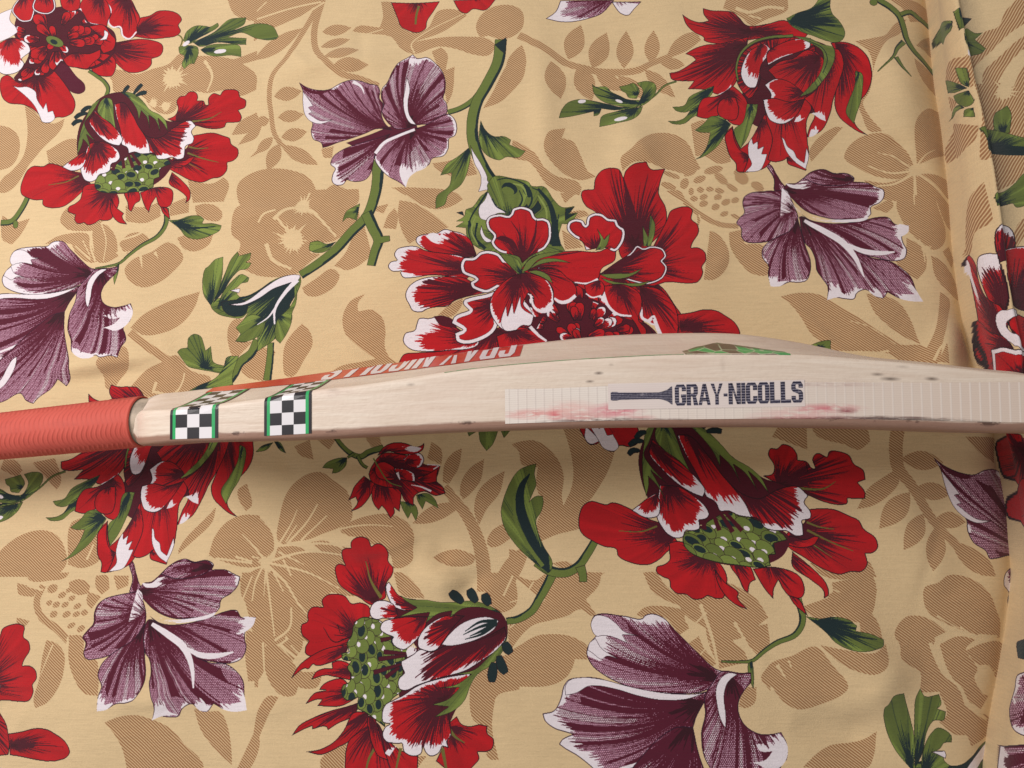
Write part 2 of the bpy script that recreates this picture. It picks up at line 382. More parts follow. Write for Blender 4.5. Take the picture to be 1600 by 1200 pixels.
def motif_CR(g):     # purple trumpet, lower and right lobes
    g.O(0, 300); U = g.purple
    U("390,740 385,850 400,960 416,1040 426,1105 416,1150 383,1206 335,1163 286,1228 221,1280 188,1319 143,1300 104,1254 0,1310 -120,1330 -150,1200 40,980 300,760", (400, 700), .5, .12)
    g.fill("80,1018 70,1080 40,1150 0,1210 -60,1260 -80,1230 -20,1170 20,1090 50,1040", WHITE, .5)
    U("590,480 680,470 730,460 720,500 680,540 640,590 625,640 640,690 700,715 760,705 805,690 818,740 800,800 760,845 770,880 775,920 740,970 730,1035 680,1020 610,1030 580,1015 540,1035 480,1030 430,990 425,920 405,850 420,760 460,680 480,600 540,530", (630, 490), .36, .03)
    g.fill("640,720 720,720 800,695 818,745 795,805 745,850 700,862 640,845 610,850 700,820 740,780 690,790 640,770 720,750 670,745", WHITE, 0)
    g.fill("665,478 610,520 575,580 562,650 545,720 532,700 530,620 548,550 590,500 630,478", WHITE, .4)
    g.fill("440,940 480,985 560,1010 575,1020 540,1035 480,1030 432,990", WHITE, 0)
def motif_E(g):      # purple lily
    g.O(400, 0); U = g.purple
    g.fill("560,890 700,840 850,780 1000,760 1010,840 850,870 740,910 620,915", PURP, .5)
    U("265,510 310,535 380,550 450,545 520,510 590,490 650,495 700,510 750,520 770,560 765,600 790,640 780,700 800,760 850,810 750,800 680,830 600,860 500,890 440,910 410,915 400,885 350,860 335,810 345,760 330,740 300,710 285,640 285,560", (850, 825), .32, .04)
    g.fill("285,560 300,580 330,620 350,650 320,660 345,690 320,700 400,745 480,738 400,765 340,752 300,712 285,640", WHITE, .4)
    g.fill("265,510 310,540 380,560 450,552 400,575 320,565", PURP, 0)
    g.stroke("600,500 650,530 670,575", WHITE, 26, 6)
    U("480,970 540,930 620,900 720,870 840,830 800,890 750,950 735,1020 720,1080 690,1120 640,1135 590,1130 565,1120 540,1150 500,1155 470,1130 475,1080 490,1050 460,1020", (840, 825), .3, .10)
    U("970,315 1000,340 1060,335 1120,380 1160,430 1178,490 1175,560 1165,600 1185,630 1190,690 1150,740 1080,770 1000,780 940,800 870,800 810,750 780,690 790,640 775,600 780,540 810,500 840,430 880,370", (960, 800), .34, .03)
    g.fill("950,335 1000,345 1030,350 1010,400 990,380 970,400 945,370", WHITE, 0)
    g.fill("932,455 955,540 945,630 955,710 1000,778 960,765 925,700 915,620 925,530", WHITE, .4)
    U("1190,700 1235,730 1253,790 1240,840 1205,860 1200,920 1170,970 1100,990 1080,1030 1000,1080 960,1120 940,1180 900,1150 830,1110 770,1050 740,990 760,920 830,860 950,810 1050,780", (970, 800), .36, .05)
    g.fill("900,1060 940,990 950,1060 1010,960 1020,1030 1080,1000 1060,1050 1000,1082 960,1120 940,1180 915,1140", WHITE, 0)
    g.stroke("990,806 880,850 800,890 745,960", WHITE, 20, 26)
def motif_B(g):      # purple ragged leaf-flower under the drooping bloom
    g.O(0, 900); U = g.purple
    U("780,-90 815,-90 840,-20 870,60 930,110 860,160 800,110 815,20", (830, -90), .1, 0)
    U("890,45 940,35 990,-5 1060,-70 1150,-108 1210,-90 1290,-100 1330,-70 1320,-40 1400,-40 1450,-15 1490,5 1480,60 1440,110 1380,150 1370,200 1330,240 1200,265 1100,270 1000,240 920,180 860,90", (860, 100), .3, .04)
    g.purple("1000,-10 1060,-70 1150,-108 1205,-85 1290,-98 1328,-65 1290,-20 1200,10 1100,20", (1330, -60), .9, 0)
    g.fill("880,45 940,45 990,10 1080,10 1000,40 1060,45 980,70 900,70", WHITE, 0)
    U("850,100 800,105 720,120 650,140 600,180 580,230 575,300 540,340 510,385 530,420 520,490 540,520 600,520 680,500 760,460 840,400 905,300 905,210", (895, 200), .22, 0)
    U("905,290 840,390 750,450 680,500 630,560 615,620 640,690 625,740 620,840 680,830 740,795 800,790 850,770 890,700 910,620 905,500", (905, 300), .42, .04)
    g.fill("640,700 650,760 690,740 670,800 740,780 680,830 620,840 625,760", WHITE, 0)
    U("915,280 905,480 930,520 940,600 930,680 950,740 970,800 945,905 1000,880 1050,885 1110,880 1140,830 1200,800 1240,840 1290,850 1330,800 1390,835 1460,850 1540,840 1520,760 1510,660 1470,600 1400,550 1300,540 1180,470 1050,380 940,270", (930, 270), .42, .05)
    g.fill("1000,720 1010,800 1040,770 1050,840 1110,870 1000,880 945,905 975,820", WHITE, 0); g.fill("1470,650 1520,760 1540,840 1460,850 1390,835 1340,795 1440,800 1500,790 1440,720", WHITE, 0); g.fill("1240,740 1290,820 1290,850 1240,840 1215,800", WHITE, 0)
    U("930,250 1000,295 1140,300 1340,245 1390,225 1470,215 1500,260 1585,260 1570,310 1525,350 1520,400 1530,450 1500,520 1430,550 1330,540 1240,520 1150,440 1050,370", (950, 270), .36, .05)
    g.fill("1500,262 1585,262 1570,310 1525,350 1450,380 1500,320 1440,330", WHITE, 0)
    g.fill("850,80 880,110 890,180 950,240 1050,275 1150,270 1270,250 1350,225 1330,250 1200,285 1100,295 1000,290 900,240 800,290 820,200", WHITE, 0)
    g.stroke("945,300 1050,370 1140,440 1190,540 1212,700", WHITE, 22, 8, 42); g.stroke("1160,450 1250,495 1350,500 1450,478", WHITE, 14, 8, 34)
def motif_D(g):      # drooping red bloom
    g.O(800, 0); R = g.red
    R("1065,75 1120,110 1180,125 1230,115 1200,75 1195,35 1250,50 1320,55 1380,65 1420,100 1470,150 1600,140 1700,120 1850,210 1800,260 1650,230 1500,240 1400,270 1330,270 1270,265 1200,240 1200,225 1140,190 1090,140", (1500, 190), .5)
    R("1085,320 1140,290 1210,270 1300,265 1480,220 1460,330 1420,430 1400,510 1340,570 1280,580 1240,560 1180,545 1100,540 1140,490 1050,490 1000,475 985,435 1040,425 1090,400 1150,360 1130,340", (1470, 270), .48)
    g.fill("1410,330 1560,240 1850,240 2000,300 2040,420 1980,640 1850,700 1640,760 1540,780 1450,700 1440,560", MAROON, .6)
    g.fill("1290,580 1340,555 1385,500 1375,545 1330,580", WHITE, 0)
    g.green("1265,525 1180,555 1110,590 1080,640 1005,650 1030,675 1090,685 1140,660 1200,620 1250,580", (1260, 540), .5)
    g.green("1180,640 1130,660 1080,720 1040,735 975,735 1010,755 1080,755 1130,720 1170,700", (1180, 660), .45)
    R("1170,640 1200,600 1280,590 1380,530 1420,560 1470,620 1480,700 1440,780 1380,770 1300,715 1250,730 1200,730 1155,715", (1350, 560), .3)
    R("1290,640 1340,600 1400,600 1420,680 1400,740 1350,745 1290,710", (1350, 590), .2)
    g.green("1370,770 1300,720 1240,720 1200,760 1145,800 1180,815 1240,820 1220,900 1180,960 1140,985 1210,960 1290,900 1330,840", (1360, 760), .42)
    R("1340,820 1380,780 1400,860 1430,920 1480,880 1540,780 1580,700 1660,760 1670,860 1650,940 1620,1000 1580,1040 1500,1060 1450,1065 1410,1060 1400,1010 1365,970 1340,900", (1560, 730), .22)
    R("1330,840 1380,790 1395,870 1430,930 1480,960 1470,1020 1450,1065 1410,1060 1400,1010 1365,970 1340,900", (1480, 980), .2)
    g.fill("1480,890 1500,850 1510,890 1540,870 1540,920 1580,900 1565,950 1600,950 1580,1010 1555,1050 1460,1062 1500,1015 1480,960", WHITE, .6)
    R("1600,620 1700,600 1830,600 1880,650 1850,740 1860,870 1866,960 1842,1042 1780,1010 1730,970 1700,990 1640,1000 1600,985 1630,850 1590,720", (1710, 600), .28)
    R("1720,970 1750,960 1800,990 1850,1040 1845,1050 1780,1030 1730,1010", (1720, 970), .3)
    g.fill("1690,840 1705,850 1730,900 1770,930 1790,970 1835,1000 1850,900 1866,950 1845,1040 1780,1000 1720,930", WHITE, .5)
    R("1400,450 1420,360 1480,290 1560,250 1700,225 1800,225 1870,240 1900,300 1880,400 1800,480 1700,480 1640,520 1560,470 1540,540 1500,600 1480,610 1450,580 1410,520", (1640, 400), .62, 0)
    R("1430,470 1450,370 1500,300 1580,260 1620,300 1560,400 1545,480 1520,540 1480,540", (1560, 270), .2, .38)
    R("1600,310 1660,270 1760,235 1868,232 1865,285 1780,320 1690,350 1600,400 1590,350", (1600, 300), .15, .2)
    g.fill("1570,400 1640,420 1700,450 1650,500 1560,480 1550,430", MAROON, .6)
    R("1600,430 1680,370 1760,350 1850,300 1950,350 1940,450 1900,540 1820,590 1700,560 1640,470", (1920, 340), .42)
    R("1580,520 1650,480 1720,490 1800,540 1850,590 1800,640 1700,640 1600,640 1620,580", (1850, 560), .35, .16)
    R("1570,610 1640,600 1740,620 1840,600 1790,700 1700,760 1620,740 1590,690", (1850, 580), .3, .18)
    g.green("1470,640 1540,640 1530,700 1500,780 1470,860 1430,920 1400,860 1390,800 1440,760", (1500, 640), .3)
    R("1990,260 2080,260 2150,290 2210,350 2240,420 2250,490 2230,560 2170,630 2150,700 2165,760 2240,825 2180,800 2120,760 2060,710 2030,650 2030,560 2060,440 2040,350", (2030, 270), .32)
    R("1960,300 2040,300 2080,380 2060,480 2020,600 2000,690 1950,790 1880,830 1850,840 1870,770 1900,700 1880,650 1830,600 1900,550 1960,450", (1990, 300), .35)
    g.fill("1880,690 1920,680 1955,650 1972,735 1935,722 1900,700", WHITE, 0); g.fill("1770,745 1800,700 1855,705 1800,742", WHITE, 0); g.fill("1865,835 1880,790 1930,750 1925,800 1890,830", WHITE, 0)
    g.green("1750,215 1850,230 1940,270 2010,290 2022,350 1990,430 1940,500 1880,560 1800,592 1860,530 1920,460 1950,380 1940,310 1860,260", (1750, 215), .08)
    g.stroke("1860,250 1950,300 1975,360 1950,440", TEAL, 5, 5)
    g.stroke("1760,215 1600,225 1500,262 1430,330 1402,420 1412,500", GREEN, 22, 14, ol=.6)
    g.green("2150,430 2190,450 2200,540 2190,620 2170,680 2150,750 2100,680 2120,600 2150,520", (2170, 440), .2)
    g.green("1920,-60 1910,0 1870,50 1780,80 1715,110 1730,140 1800,190 1880,220 1980,255 2040,260 2070,240 2080,200 2040,130 2000,90 1985,40 2000,-60", (1740, 130), .55)
    g.stem("1030,490 960,512 900,570 800,640", 15, 12)
    g.green("290,730 310,670 350,620 420,595 500,600 600,620 700,640 800,610 830,630 760,650 650,660 560,650 540,690 510,700 510,670 440,690 370,710", (720, 640), .45)
    g.green("500,495 520,510 590,510 620,540 680,570 720,590 800,600 820,540 780,490 840,480 890,495 905,530 880,590 800,640 650,630 560,600 510,550", (800, 620), .5)
    g.green("545,770 560,700 640,670 760,650 820,640 800,690 750,730 660,750", (780, 655), .5)
    g.green("670,510 720,500 760,490 800,540 780,590 730,580 710,550 690,540", (790, 560), .3)
    g.ell(435, 608, 26, 12, WHITE, -10); g.ell(670, 602, 24, 9, WHITE, 20); g.ell(680, 722, 42, 13, WHITE, -10)
def motif_P(g):      # large open peony
    g.O(400, 300); R = g.red
    g.green("1350,90 1310,110 1300,150 1250,185 1300,185 1245,220 1310,225 1320,290 1390,350 1500,380 1600,470 1660,520 1760,420 1870,370 1930,360 1890,280 1910,190 1960,190 2010,120 1960,125 1990,80 1910,85 1860,40 1800,-40 1720,-50 1700,-75 1600,-100 1480,-110 1440,-60 1440,-20 1400,20", (1600, 260), .28)
    g.fill("1445,-15 1490,60 1560,120 1500,125 1440,170 1400,160 1390,90 1425,40", WHITE, .5); g.stroke("1470,30 1500,80 1560,110", TEAL, 10, 6)
    g.ell(1580, -40, 50, 34, TEAL, 20); g.ell(1570, -25, 40, 25, GREEN, 20); g.ell(1690, -20, 20, 44, TEAL, -30); g.stroke("1760,-30 1830,60 1860,160 1870,330", TEAL, 16, 50); g.stroke("1330,180 1360,280 1430,350", TEAL, 16, 22)
    for q in ("1340,300 1325,220 1350,140 1400,60 1440,-10", "1400,340 1370,270 1380,190", "1500,-90 1560,-100 1640,-80 1700,-40 1720,40 1690,100", "1720,-40 1790,0 1840,90 1850,200 1840,320", "1640,-30 1660,30 1640,80", "1890,130 1880,220 1900,330"): g.stroke(q, TEAL, 5, 14, 10)
    for q in ("1385,330 1345,240 1370,150", "1760,10 1810,100 1815,180", "1600,-70 1660,-50 1690,10"): g.stroke(q, (0.52, 0.58, 0.30), 6, 4, 14)
    g.fill("1405,200 1430,270 1480,300 1440,310 1400,260", WHITE, .5)
    for q in ("1690,60 1650,100 1720,90 1760,40 1780,90 1720,140", "1290,120 1250,130 1300,150", "1930,95 1990,85 1950,130 2005,125 1930,170"): g.fill(q, TEAL, .4)
    R("2030,10 2040,-20 2110,-30 2120,-100 2160,-150 2210,-165 2270,-150 2295,-100 2310,-140 2360,-180 2440,-195 2460,-160 2480,-150 2560,-160 2530,-80 2520,0 2560,80 2570,150 2550,220 2500,290 2450,340 2400,400 2330,440 2280,410 2250,300 2180,200 2120,120 2060,80", (2370, 350), .42)
    g.stroke("2295,-100 2320,0 2350,120 2370,260", MAROON, 8, 60)
    R("2570,160 2590,110 2640,85 2700,80 2730,100 2725,160 2760,190 2770,240 2730,310 2720,340 2770,340 2810,370 2815,420 2790,460 2795,500 2760,560 2700,570 2560,565 2480,590 2420,580 2440,440 2480,340 2520,260", (2420, 470), .36)
    g.green("2420,340 2415,205 2450,280 2465,130 2495,200 2485,280 2465,340", (2440, 340), .1)
    R("880,1070 920,1010 1000,1000 1200,985 1400,920 1500,850 1720,860 1830,960 1900,1000 1900,1100 1000,1110", (1500, 860), .3)
    R("1000,310 1010,285 1070,265 1130,260 1180,235 1230,245 1290,260 1340,300 1370,370 1380,400 1280,415 1170,395 1070,370", (1390, 400), .4, .14)
    g.fill("1060,280 1090,262 1130,262 1150,275 1180,240 1230,250 1180,275 1250,300 1170,300 1200,320 1150,330 1100,315", WHITE, 0)
    R("870,400 890,365 930,350 1000,345 1060,370 1200,390 1300,410 1360,500 1300,560 1200,540 1100,535 1000,550 930,550 910,520 920,510 860,510 835,480 850,450 890,440", (1370, 490), .34, .24)
    R("940,660 960,610 1010,570 1090,545 1200,540 1300,540 1400,600 1430,630 1300,665 1240,690 1200,720 1140,725 1080,735 1030,755 980,745 960,710", (1420, 600), .42, .2)
    R("1000,830 1020,790 1080,790 1160,775 1220,800 1260,850 1400,920 1380,960 1200,990 1050,995 960,980 915,930 930,880 990,860", (1370, 920), .3, .42)
    g.fill("1110,780 1160,775 1230,800 1250,850 1150,830", MAROON, .4)
    R("1435,170 1460,140 1520,125 1580,130 1600,90 1660,75 1720,100 1750,150 1790,150 1830,170 1845,220 1840,290 1800,350 1720,390 1660,440 1640,400 1590,385 1520,370 1465,310 1480,270 1440,220", (1665, 440), .34, rim=4.6)
    g.stroke("1750,160 1740,260 1690,400", MAROON, 4, 26); g.stroke("1590,170 1640,250 1670,420", MAROON, 3, 18); g.fill("1490,285 1530,265 1600,290 1650,380 1600,330 1540,300", MAROON, 0)
    g.green("1520,380 1600,395 1650,440 1660,520 1600,480 1550,420", (1660, 510), .4)
    R("1280,450 1300,415 1360,405 1400,370 1450,360 1510,375 1560,430 1640,510 1590,540 1500,600 1440,630 1390,620 1350,600 1340,570 1370,545 1290,510", (1640, 530), .34, rim=5.2)
    R("1220,820 1240,780 1330,740 1295,700 1300,680 1340,660 1450,630 1520,600 1490,720 1510,830 1480,880 1400,930 1300,950 1250,930 1240,880 1290,860", (1510, 690), .34, rim=6)
    g.fill("1850,690 2000,660 2100,670 2200,720 2300,790 2430,830 2480,900 2460,960 1900,960 1750,930 1700,860 1780,760", MAROON, .6)
    g.heart("1860,690 2000,670 2100,680 2200,730 2300,800 2430,850 2460,930 1900,960 1780,930 1730,880", (2020, 930), 46, 48)
    R("1460,740 1470,650 1530,570 1620,510 1700,500 1800,530 1850,600 1858,700 1800,745 1740,720 1725,640 1700,625 1670,700 1730,770 1710,830 1660,830 1620,862 1560,867 1515,840", (1640, 500), .32, .12)
    g.fill("1530,830 1560,700 1570,780 1600,680 1610,760 1650,640 1660,720 1735,770 1712,832 1660,834 1620,864 1560,868", WHITE, .5)
    g.stroke("1712,635 1740,720 1790,745 1855,715", WHITE, 12, 26)
    R("1650,490 1760,470 1900,490 1980,560 2005,610 1990,665 1930,697 1862,682 1850,600 1800,540", (1700, 480), .38, rim=0)
    g.stroke("1862,660 1900,685 1950,680 1996,645", WHITE, 12, 20, 24)
    R("1650,480 1720,400 1850,370 2000,360 2140,370 2200,350 2250,370 2240,430 2160,480 2140,540 2080,575 2000,570 1950,540 1880,480 1750,470", (1690, 450), .22)
    g.stroke("1990,562 2070,570 2135,545", WHITE, 8, 16); g.stroke("2040,365 1900,385 1790,390", MAROON, 5, 18)
    g.fill("1655,500 1690,430 1760,385 1850,368 1940,362 1850,390 1760,420 1700,480", GREEN, .7); g.fill("1700,480 1780,415 1880,410 1975,440 1870,430 1780,445", GREEN, .6); g.fill("1690,490 1760,485 1830,520 1855,570 1790,530", GREEN, .6)
    R("1950,180 1990,160 2040,170 2060,200 2070,150 2110,125 2160,130 2200,160 2250,170 2270,210 2300,230 2305,280 2280,340 2240,375 2180,350 2060,360 2040,310 1980,270 1940,220", (2130, 370), .26, rim=4.4)
    g.green("2120,362 2150,300 2128,220 2175,295 2212,255 2195,325 2170,355", (2140, 360), .15)
    R("2250,440 2340,380 2380,335 2420,350 2470,335 2540,350 2565,400 2540,430 2570,470 2540,540 2450,580 2350,565 2250,530 2150,510", (2160, 500), .5, rim=3.4)
    g.fill("2145,515 2250,510 2330,510 2420,475 2360,520 2280,545 2200,540", GREEN, .7); g.fill("2150,535 2250,565 2380,572 2480,552 2400,590 2300,590 2200,570", GREEN, .7)
    R("2330,590 2500,600 2560,640 2620,720 2640,830 2630,900 2540,900 2480,800 2450,815 2410,790 2400,700 2390,640", (2400, 600), .42); g.stroke("2395,660 2405,740 2412,790 2450,812 2482,780 2510,860 2530,905", WHITE, 14, 26)
    R("2160,590 2300,580 2400,640 2410,720 2390,800 2440,870 2420,930 2330,785 2260,770 2200,720 2170,650", (2260, 580), .36); g.stroke("2165,620 2200,715 2260,768 2345,780", WHITE, 20, 12)
    R("2050,580 2150,555 2180,600 2160,650 2100,662 2060,630", (2140, 560), .3); g.stroke("2060,635 2100,660 2155,650", WHITE, 8, 10)
    R("2630,765 2720,750 2800,730 2880,735 2930,760 2990,800 3020,840 3030,880 2990,920 2640,900", (2650, 840), .34)
    R("1700,860 1760,880 1820,930 1840,970 1700,990 1520,1000 1500,900 1600,865", (1600, 860), .3); g.stroke("1710,840 1770,900 1815,932", WHITE, 22, 14)
def motif_PL(g):     # peony, lower half
    g.O(0, 0); R = g.red
    R("860,110 930,90 980,60 1070,60 1110,80 1128,115 1110,150 1125,190 1100,220 1030,235 950,240 830,220", (840, 190), .36)
    R("690,260 850,235 960,250 1010,275 1018,310 1000,345 945,365 945,400 920,430 860,450 790,445 740,410 690,350", (670, 280), .42)
    R("580,380 650,330 710,360 715,420 690,465 640,470 600,460 565,430", (640, 340), .3)
    g.fill("320,420 400,370 470,470 520,520 520,560 490,580 440,570 380,500", PURP, .8)
    R("20,500 60,480 130,520 190,480 300,400 380,490 440,580 465,640 450,700 400,730 345,735 310,765 260,760 245,720 200,680 150,660 60,650 20,610", (230, 470), .3)
    g.fill("90,545 130,555 180,550 230,580 235,620 270,680 290,640 300,700 330,690 340,740 310,763 262,760 245,722 215,660 170,610", WHITE, .5)
    R("640,-20 800,-20 850,60 870,110 850,160 850,200 820,230 780,235 750,210 740,170 700,165 670,130 690,80", (780, -30), .4); g.stroke("650,0 690,60 672,130 700,163 742,160 760,215 800,232 845,190", WHITE, 12, 12)
    R("490,40 520,-20 640,-20 690,80 670,130 660,200 600,150 550,140 520,100", (620, -30), .3); g.stroke("495,50 520,110 560,142 610,150", WHITE, 18, 8)
    g.fill("130,40 250,70 400,40 500,60 560,140 650,155 710,200 705,320 630,400 540,430 440,410 380,390 300,480 230,485 130,530 100,500 160,420 190,340 100,230", MAROON, .6)
    g.heart("140,60 250,80 400,50 490,70 560,150 650,165 700,210 700,310 620,390 540,420 440,400 380,380 300,470 230,480 140,520 110,500 170,420 200,330 110,220", (350, 260), 62, 46)
    R("550,160 640,150 690,210 715,240 700,300 640,330 620,290 640,250 590,200", (560, 200), .3); g.fill("645,180 670,200 660,240 610,250 640,225", WHITE, .5)
    R("390,370 450,330 560,330 625,300 620,350 575,390 540,425 480,420 420,410", (470, 310), .25)
    g.ell(345, 262, 55, 30, GREEN, 20, .8); g.ell(340, 265, 22, 14, TEAL, 20)
    g.fill("-40,120 40,75 85,60 70,130 110,180 122,210 80,240 -40,285", WHITE, .6)
    R("-20,290 80,245 120,250 190,290 200,330 150,380 165,410 130,460 60,480 20,470 -20,420", (70, 240), .2, .42)
    R("80,70 130,-20 235,-20 225,90 205,140 150,148 110,120", (160, -30), .3, rim=3); R("225,-20 340,-20 348,60 310,95 250,92 210,60", (280, -30), .3, rim=3.4); R("370,-20 500,-20 490,50 440,70 390,50", (440, -30), .25)
def motif_F(g):      # nodding red flower seen sideways, with its knobbed calyx
    g.O(400, 900); R = g.red
    R("690,180 640,145 560,105 500,55 480,0 475,-50 500,-75 540,-65 525,-110 530,-160 560,-175 590,-175 590,-210 620,-240 670,-245 705,-225 720,-185 760,-205 800,-190 825,-150 820,-90 850,-50 840,0 810,40 800,80 800,140 750,165 720,185", (740, 170), .36)
    g.stroke("772,138 725,70 695,10 672,-90", OLIVE, 22, 6)
    R("690,190 640,170 580,175 540,130 480,115 420,125 390,160 400,200 330,200 300,240 300,290 265,310 265,370 310,415 290,450 290,490 320,510 400,480 560,440 640,380 670,290 710,240", (640, 390), .28)
    g.stroke("620,370 540,400 470,420 400,330", INK, 10, 3); g.stroke("490,310 510,370 590,330", INK, 5, 3)
    R("565,430 420,460 320,510 250,570 205,648 290,585 310,590 340,560 360,570 420,560 540,500", (590, 450), .34)
    R("455,550 500,535 570,560 580,660 480,640 420,630 330,655 360,605 410,585 460,585", (590, 600), .4)
    R("530,650 450,660 400,690 380,720 430,720 350,740 295,808 370,780 400,780 370,820 520,820 620,770", (620, 740), .4)
    R("650,790 560,820 450,850 350,890 260,940 215,1003 300,960 340,945 340,965 430,950 440,970 500,930 600,880", (660, 800), .36)
    R("690,850 600,860 540,970 480,1040 400,1085 308,1103 400,1122 440,1110 520,1070 560,1050 640,980 700,920", (700, 850), .36)
    R("700,890 650,960 570,1040 550,1200 560,1300 750,1330 1000,1240 1010,1130 880,1080 800,1000 760,930", (770, 900), .4)
    g.stroke("750,1060 700,1150 680,1230", OLIVE, 18, 10); g.stroke("900,1080 870,1220", OLIVE, 18, 10); g.fill("800,1110 850,1060 870,1070 830,1130", WHITE, 0)
    R("690,890 730,860 760,960 785,1040 800,1100 825,1157 760,1130 720,1060 700,980", (710, 870), .35)
    R("1200,930 1250,880 1280,930 1330,945 1390,935 1440,945 1440,990 1480,1030 1470,1090 1430,1110 1380,1110 1390,1150 1360,1190 1300,1240 1200,1220 1120,1160 1150,1100 1190,1000", (1190, 950), .3)
    g.stroke("1195,950 1240,1010 1300,1050", OLIVE, 24, 5); g.stroke("1160,1080 1185,1210", OLIVE, 22, 14)
    g.fill("840,130 1000,150 1150,175 1300,165 1420,180 1510,220 1560,290 1568,360 1545,430 1500,500 1430,570 1340,640 1290,760 1240,850 1200,940 1000,900 900,900 900,500 1000,450 860,260", MAROON, .8)
    g.seeds("600,300 650,262 720,268 780,290 800,350 860,390 945,480 910,560 915,620 890,680 905,720 840,780 810,850 800,950 740,905 680,862 620,835 630,765 560,785 525,750 530,690 570,670 580,620 555,580 580,540 525,530 515,490 565,480 550,430 580,380", -1, .15, 74)
    for x in ("840,390 770,405", "940,490 790,478", "930,500 755,525", "900,555 725,610", "890,575 800,640"): g.stroke(x, MAROON, 18, 28, ol=.6)
    R("800,60 820,38 850,80 880,120 940,150 1030,190 1000,212 930,222 860,200 820,150", (1010, 200), .45, .25)
    R("698,230 705,195 740,160 800,155 860,190 880,250 850,272 790,268 750,278 710,262", (900, 230), .25, .45)
    R("768,340 770,310 790,285 850,268 960,255 1070,255 1050,330 1000,400 960,440 920,465 870,450 840,410 850,385 810,370", (1060, 260), .22, .34)
    g.fill("1000,430 1020,440 1010,470 960,500 940,510 935,470 960,445", WHITE, 0)
    R("908,580 900,540 930,520 980,490 1020,460 1090,475 1170,440 1320,415 1420,390 1550,320 1560,390 1500,470 1400,540 1300,600 1150,640 1000,690 930,722 890,712 878,670 890,640 920,610", (1560, 330), .46, .3)
    R("1010,450 1003,410 1030,350 1080,300 1180,250 1300,250 1240,310 1160,420 1130,460 1090,477 1040,467", (1290, 260), .42, .26)
    g.fill("1155,432 1200,370 1280,300 1370,265 1450,260 1512,284 1480,340 1400,390 1300,425 1200,440", WHITE, .8)
    for x in ("1500,290 1400,290 1300,350", "1500,296 1400,320 1290,370", "1495,302 1400,350 1330,380", "1480,310 1410,365 1300,400"): g.stroke(x, TEAL, 26, 4)
    R("778,870 800,810 850,780 920,745 1000,690 1150,640 1340,610 1300,700 1210,800 1205,900 1215,1000 1190,1040 1203,1080 1160,1070 1140,1110 1090,1132 1060,1112 1040,1072 1030,1112 980,1132 920,1102 908,1052 860,1052 810,1042 783,1000 800,950 830,930 788,920", (1180, 770), .44, .22)
    g.green("890,125 960,148 1050,150 1150,165 1250,165 1350,158 1440,183 1532,238 1500,230 1400,200 1280,210 1205,265 1220,220 1130,240 1050,300 1080,230 1000,240 880,262 1000,200 930,160", (1500, 220), .06)
    g.green("1567,380 1540,470 1470,560 1380,620 1340,680 1300,780 1240,840 1160,875 1110,885 1200,820 1095,808 1200,770 1270,700 1095,705 1250,680 1340,620 1230,615 1360,590 1450,510 1530,430", (1560, 400), .06)
    for q in ("1212,98 1240,128 1285,170", "1322,85 1340,120 1375,165", "1420,112 1432,145 1455,185", "1588,492 1562,455 1550,420", "1556,618 1528,570 1512,505", "1468,672 1470,620 1480,548"): g.stroke(q, TEAL, 34, 30, 58, ol=.8)
def motif_J(g):      # forked stem with a tall leaf
    g.O(800, 600)
    g.stem("260,1170 220,1250 170,1340 120,1420 30,1475 -40,1487", 56, 40)
    g.stem("150,1110 230,1165 330,1180 410,1140 470,1060 515,985", 62, 46, -1)
    g.stroke('425,1140 440,1190 443,1240', GREEN, 60, 46, 50, ol=.8)
    g.green("150,498 100,510 40,540 0,590 -50,700 -72,800 -50,900 0,980 60,1050 150,1130 210,1185 240,1170 250,1110 200,1020 160,920 150,850 180,800 195,740 190,700 150,700 110,730 98,752 130,680 150,630 140,560", (230, 1180), .35)
    g.stroke("110,560 60,640 48,760 90,900 160,1040 220,1140", TEAL, 6, 16, 60); g.stroke("10,700 20,850 90,1000 190,1140", GREEN, 16, 24)
def motif_H(g):      # the green branch above the peony
    g.O(400, 0)
    g.stem("1195,692 1280,660 1360,605 1415,535", 42, 46)
    g.green("1400,740 1430,800 1480,840 1550,840 1590,860 1580,890 1682,932 1640,970 1560,970 1520,990 1450,970 1410,930 1390,850", (1400, 770), .42)
    g.green("1340,905 1260,970 1190,1020 1150,1095 1220,1075 1205,1160 1130,1230 1122,1310 1180,1280 1200,1220 1280,1150 1330,1020", (1340, 900), .35)
    g.stem("1528,235 1510,380 1440,520 1380,620 1350,740 1352,860 1380,960 1430,1060 1490,1140", 84, 76, -1)
    g.fill("1335,895 1350,930 1400,1010 1440,1090 1445,1120 1500,1125 1470,1165 1420,1180 1385,1192 1400,1140 1400,1090 1360,1010", WHITE, .6)
    g.fill("1488,268 1562,222 1556,330 1520,300", TEAL, .8)
    g.stem("760,1000 762,1120 740,1240 690,1360 600,1450 500,1560 400,1640 280,1722", 84, 62, -1)
    g.stem("690,1330 735,1430 770,1510 750,1580 728,1672", 80, 62, -1); g.stroke("770,1510 842,1498", GREEN, 56, 40, ol=.7)
    g.fill("725,1420 780,1480 800,1500 775,1540 740,1470", GREEN, 0)
    g.green("650,1270 560,1325 538,1390 570,1362 630,1380", (640, 1310), .4); g.green("500,1512 440,1525 390,1508 340,1518 333,1560 350,1575 390,1582 440,1570", (490, 1520), .4)
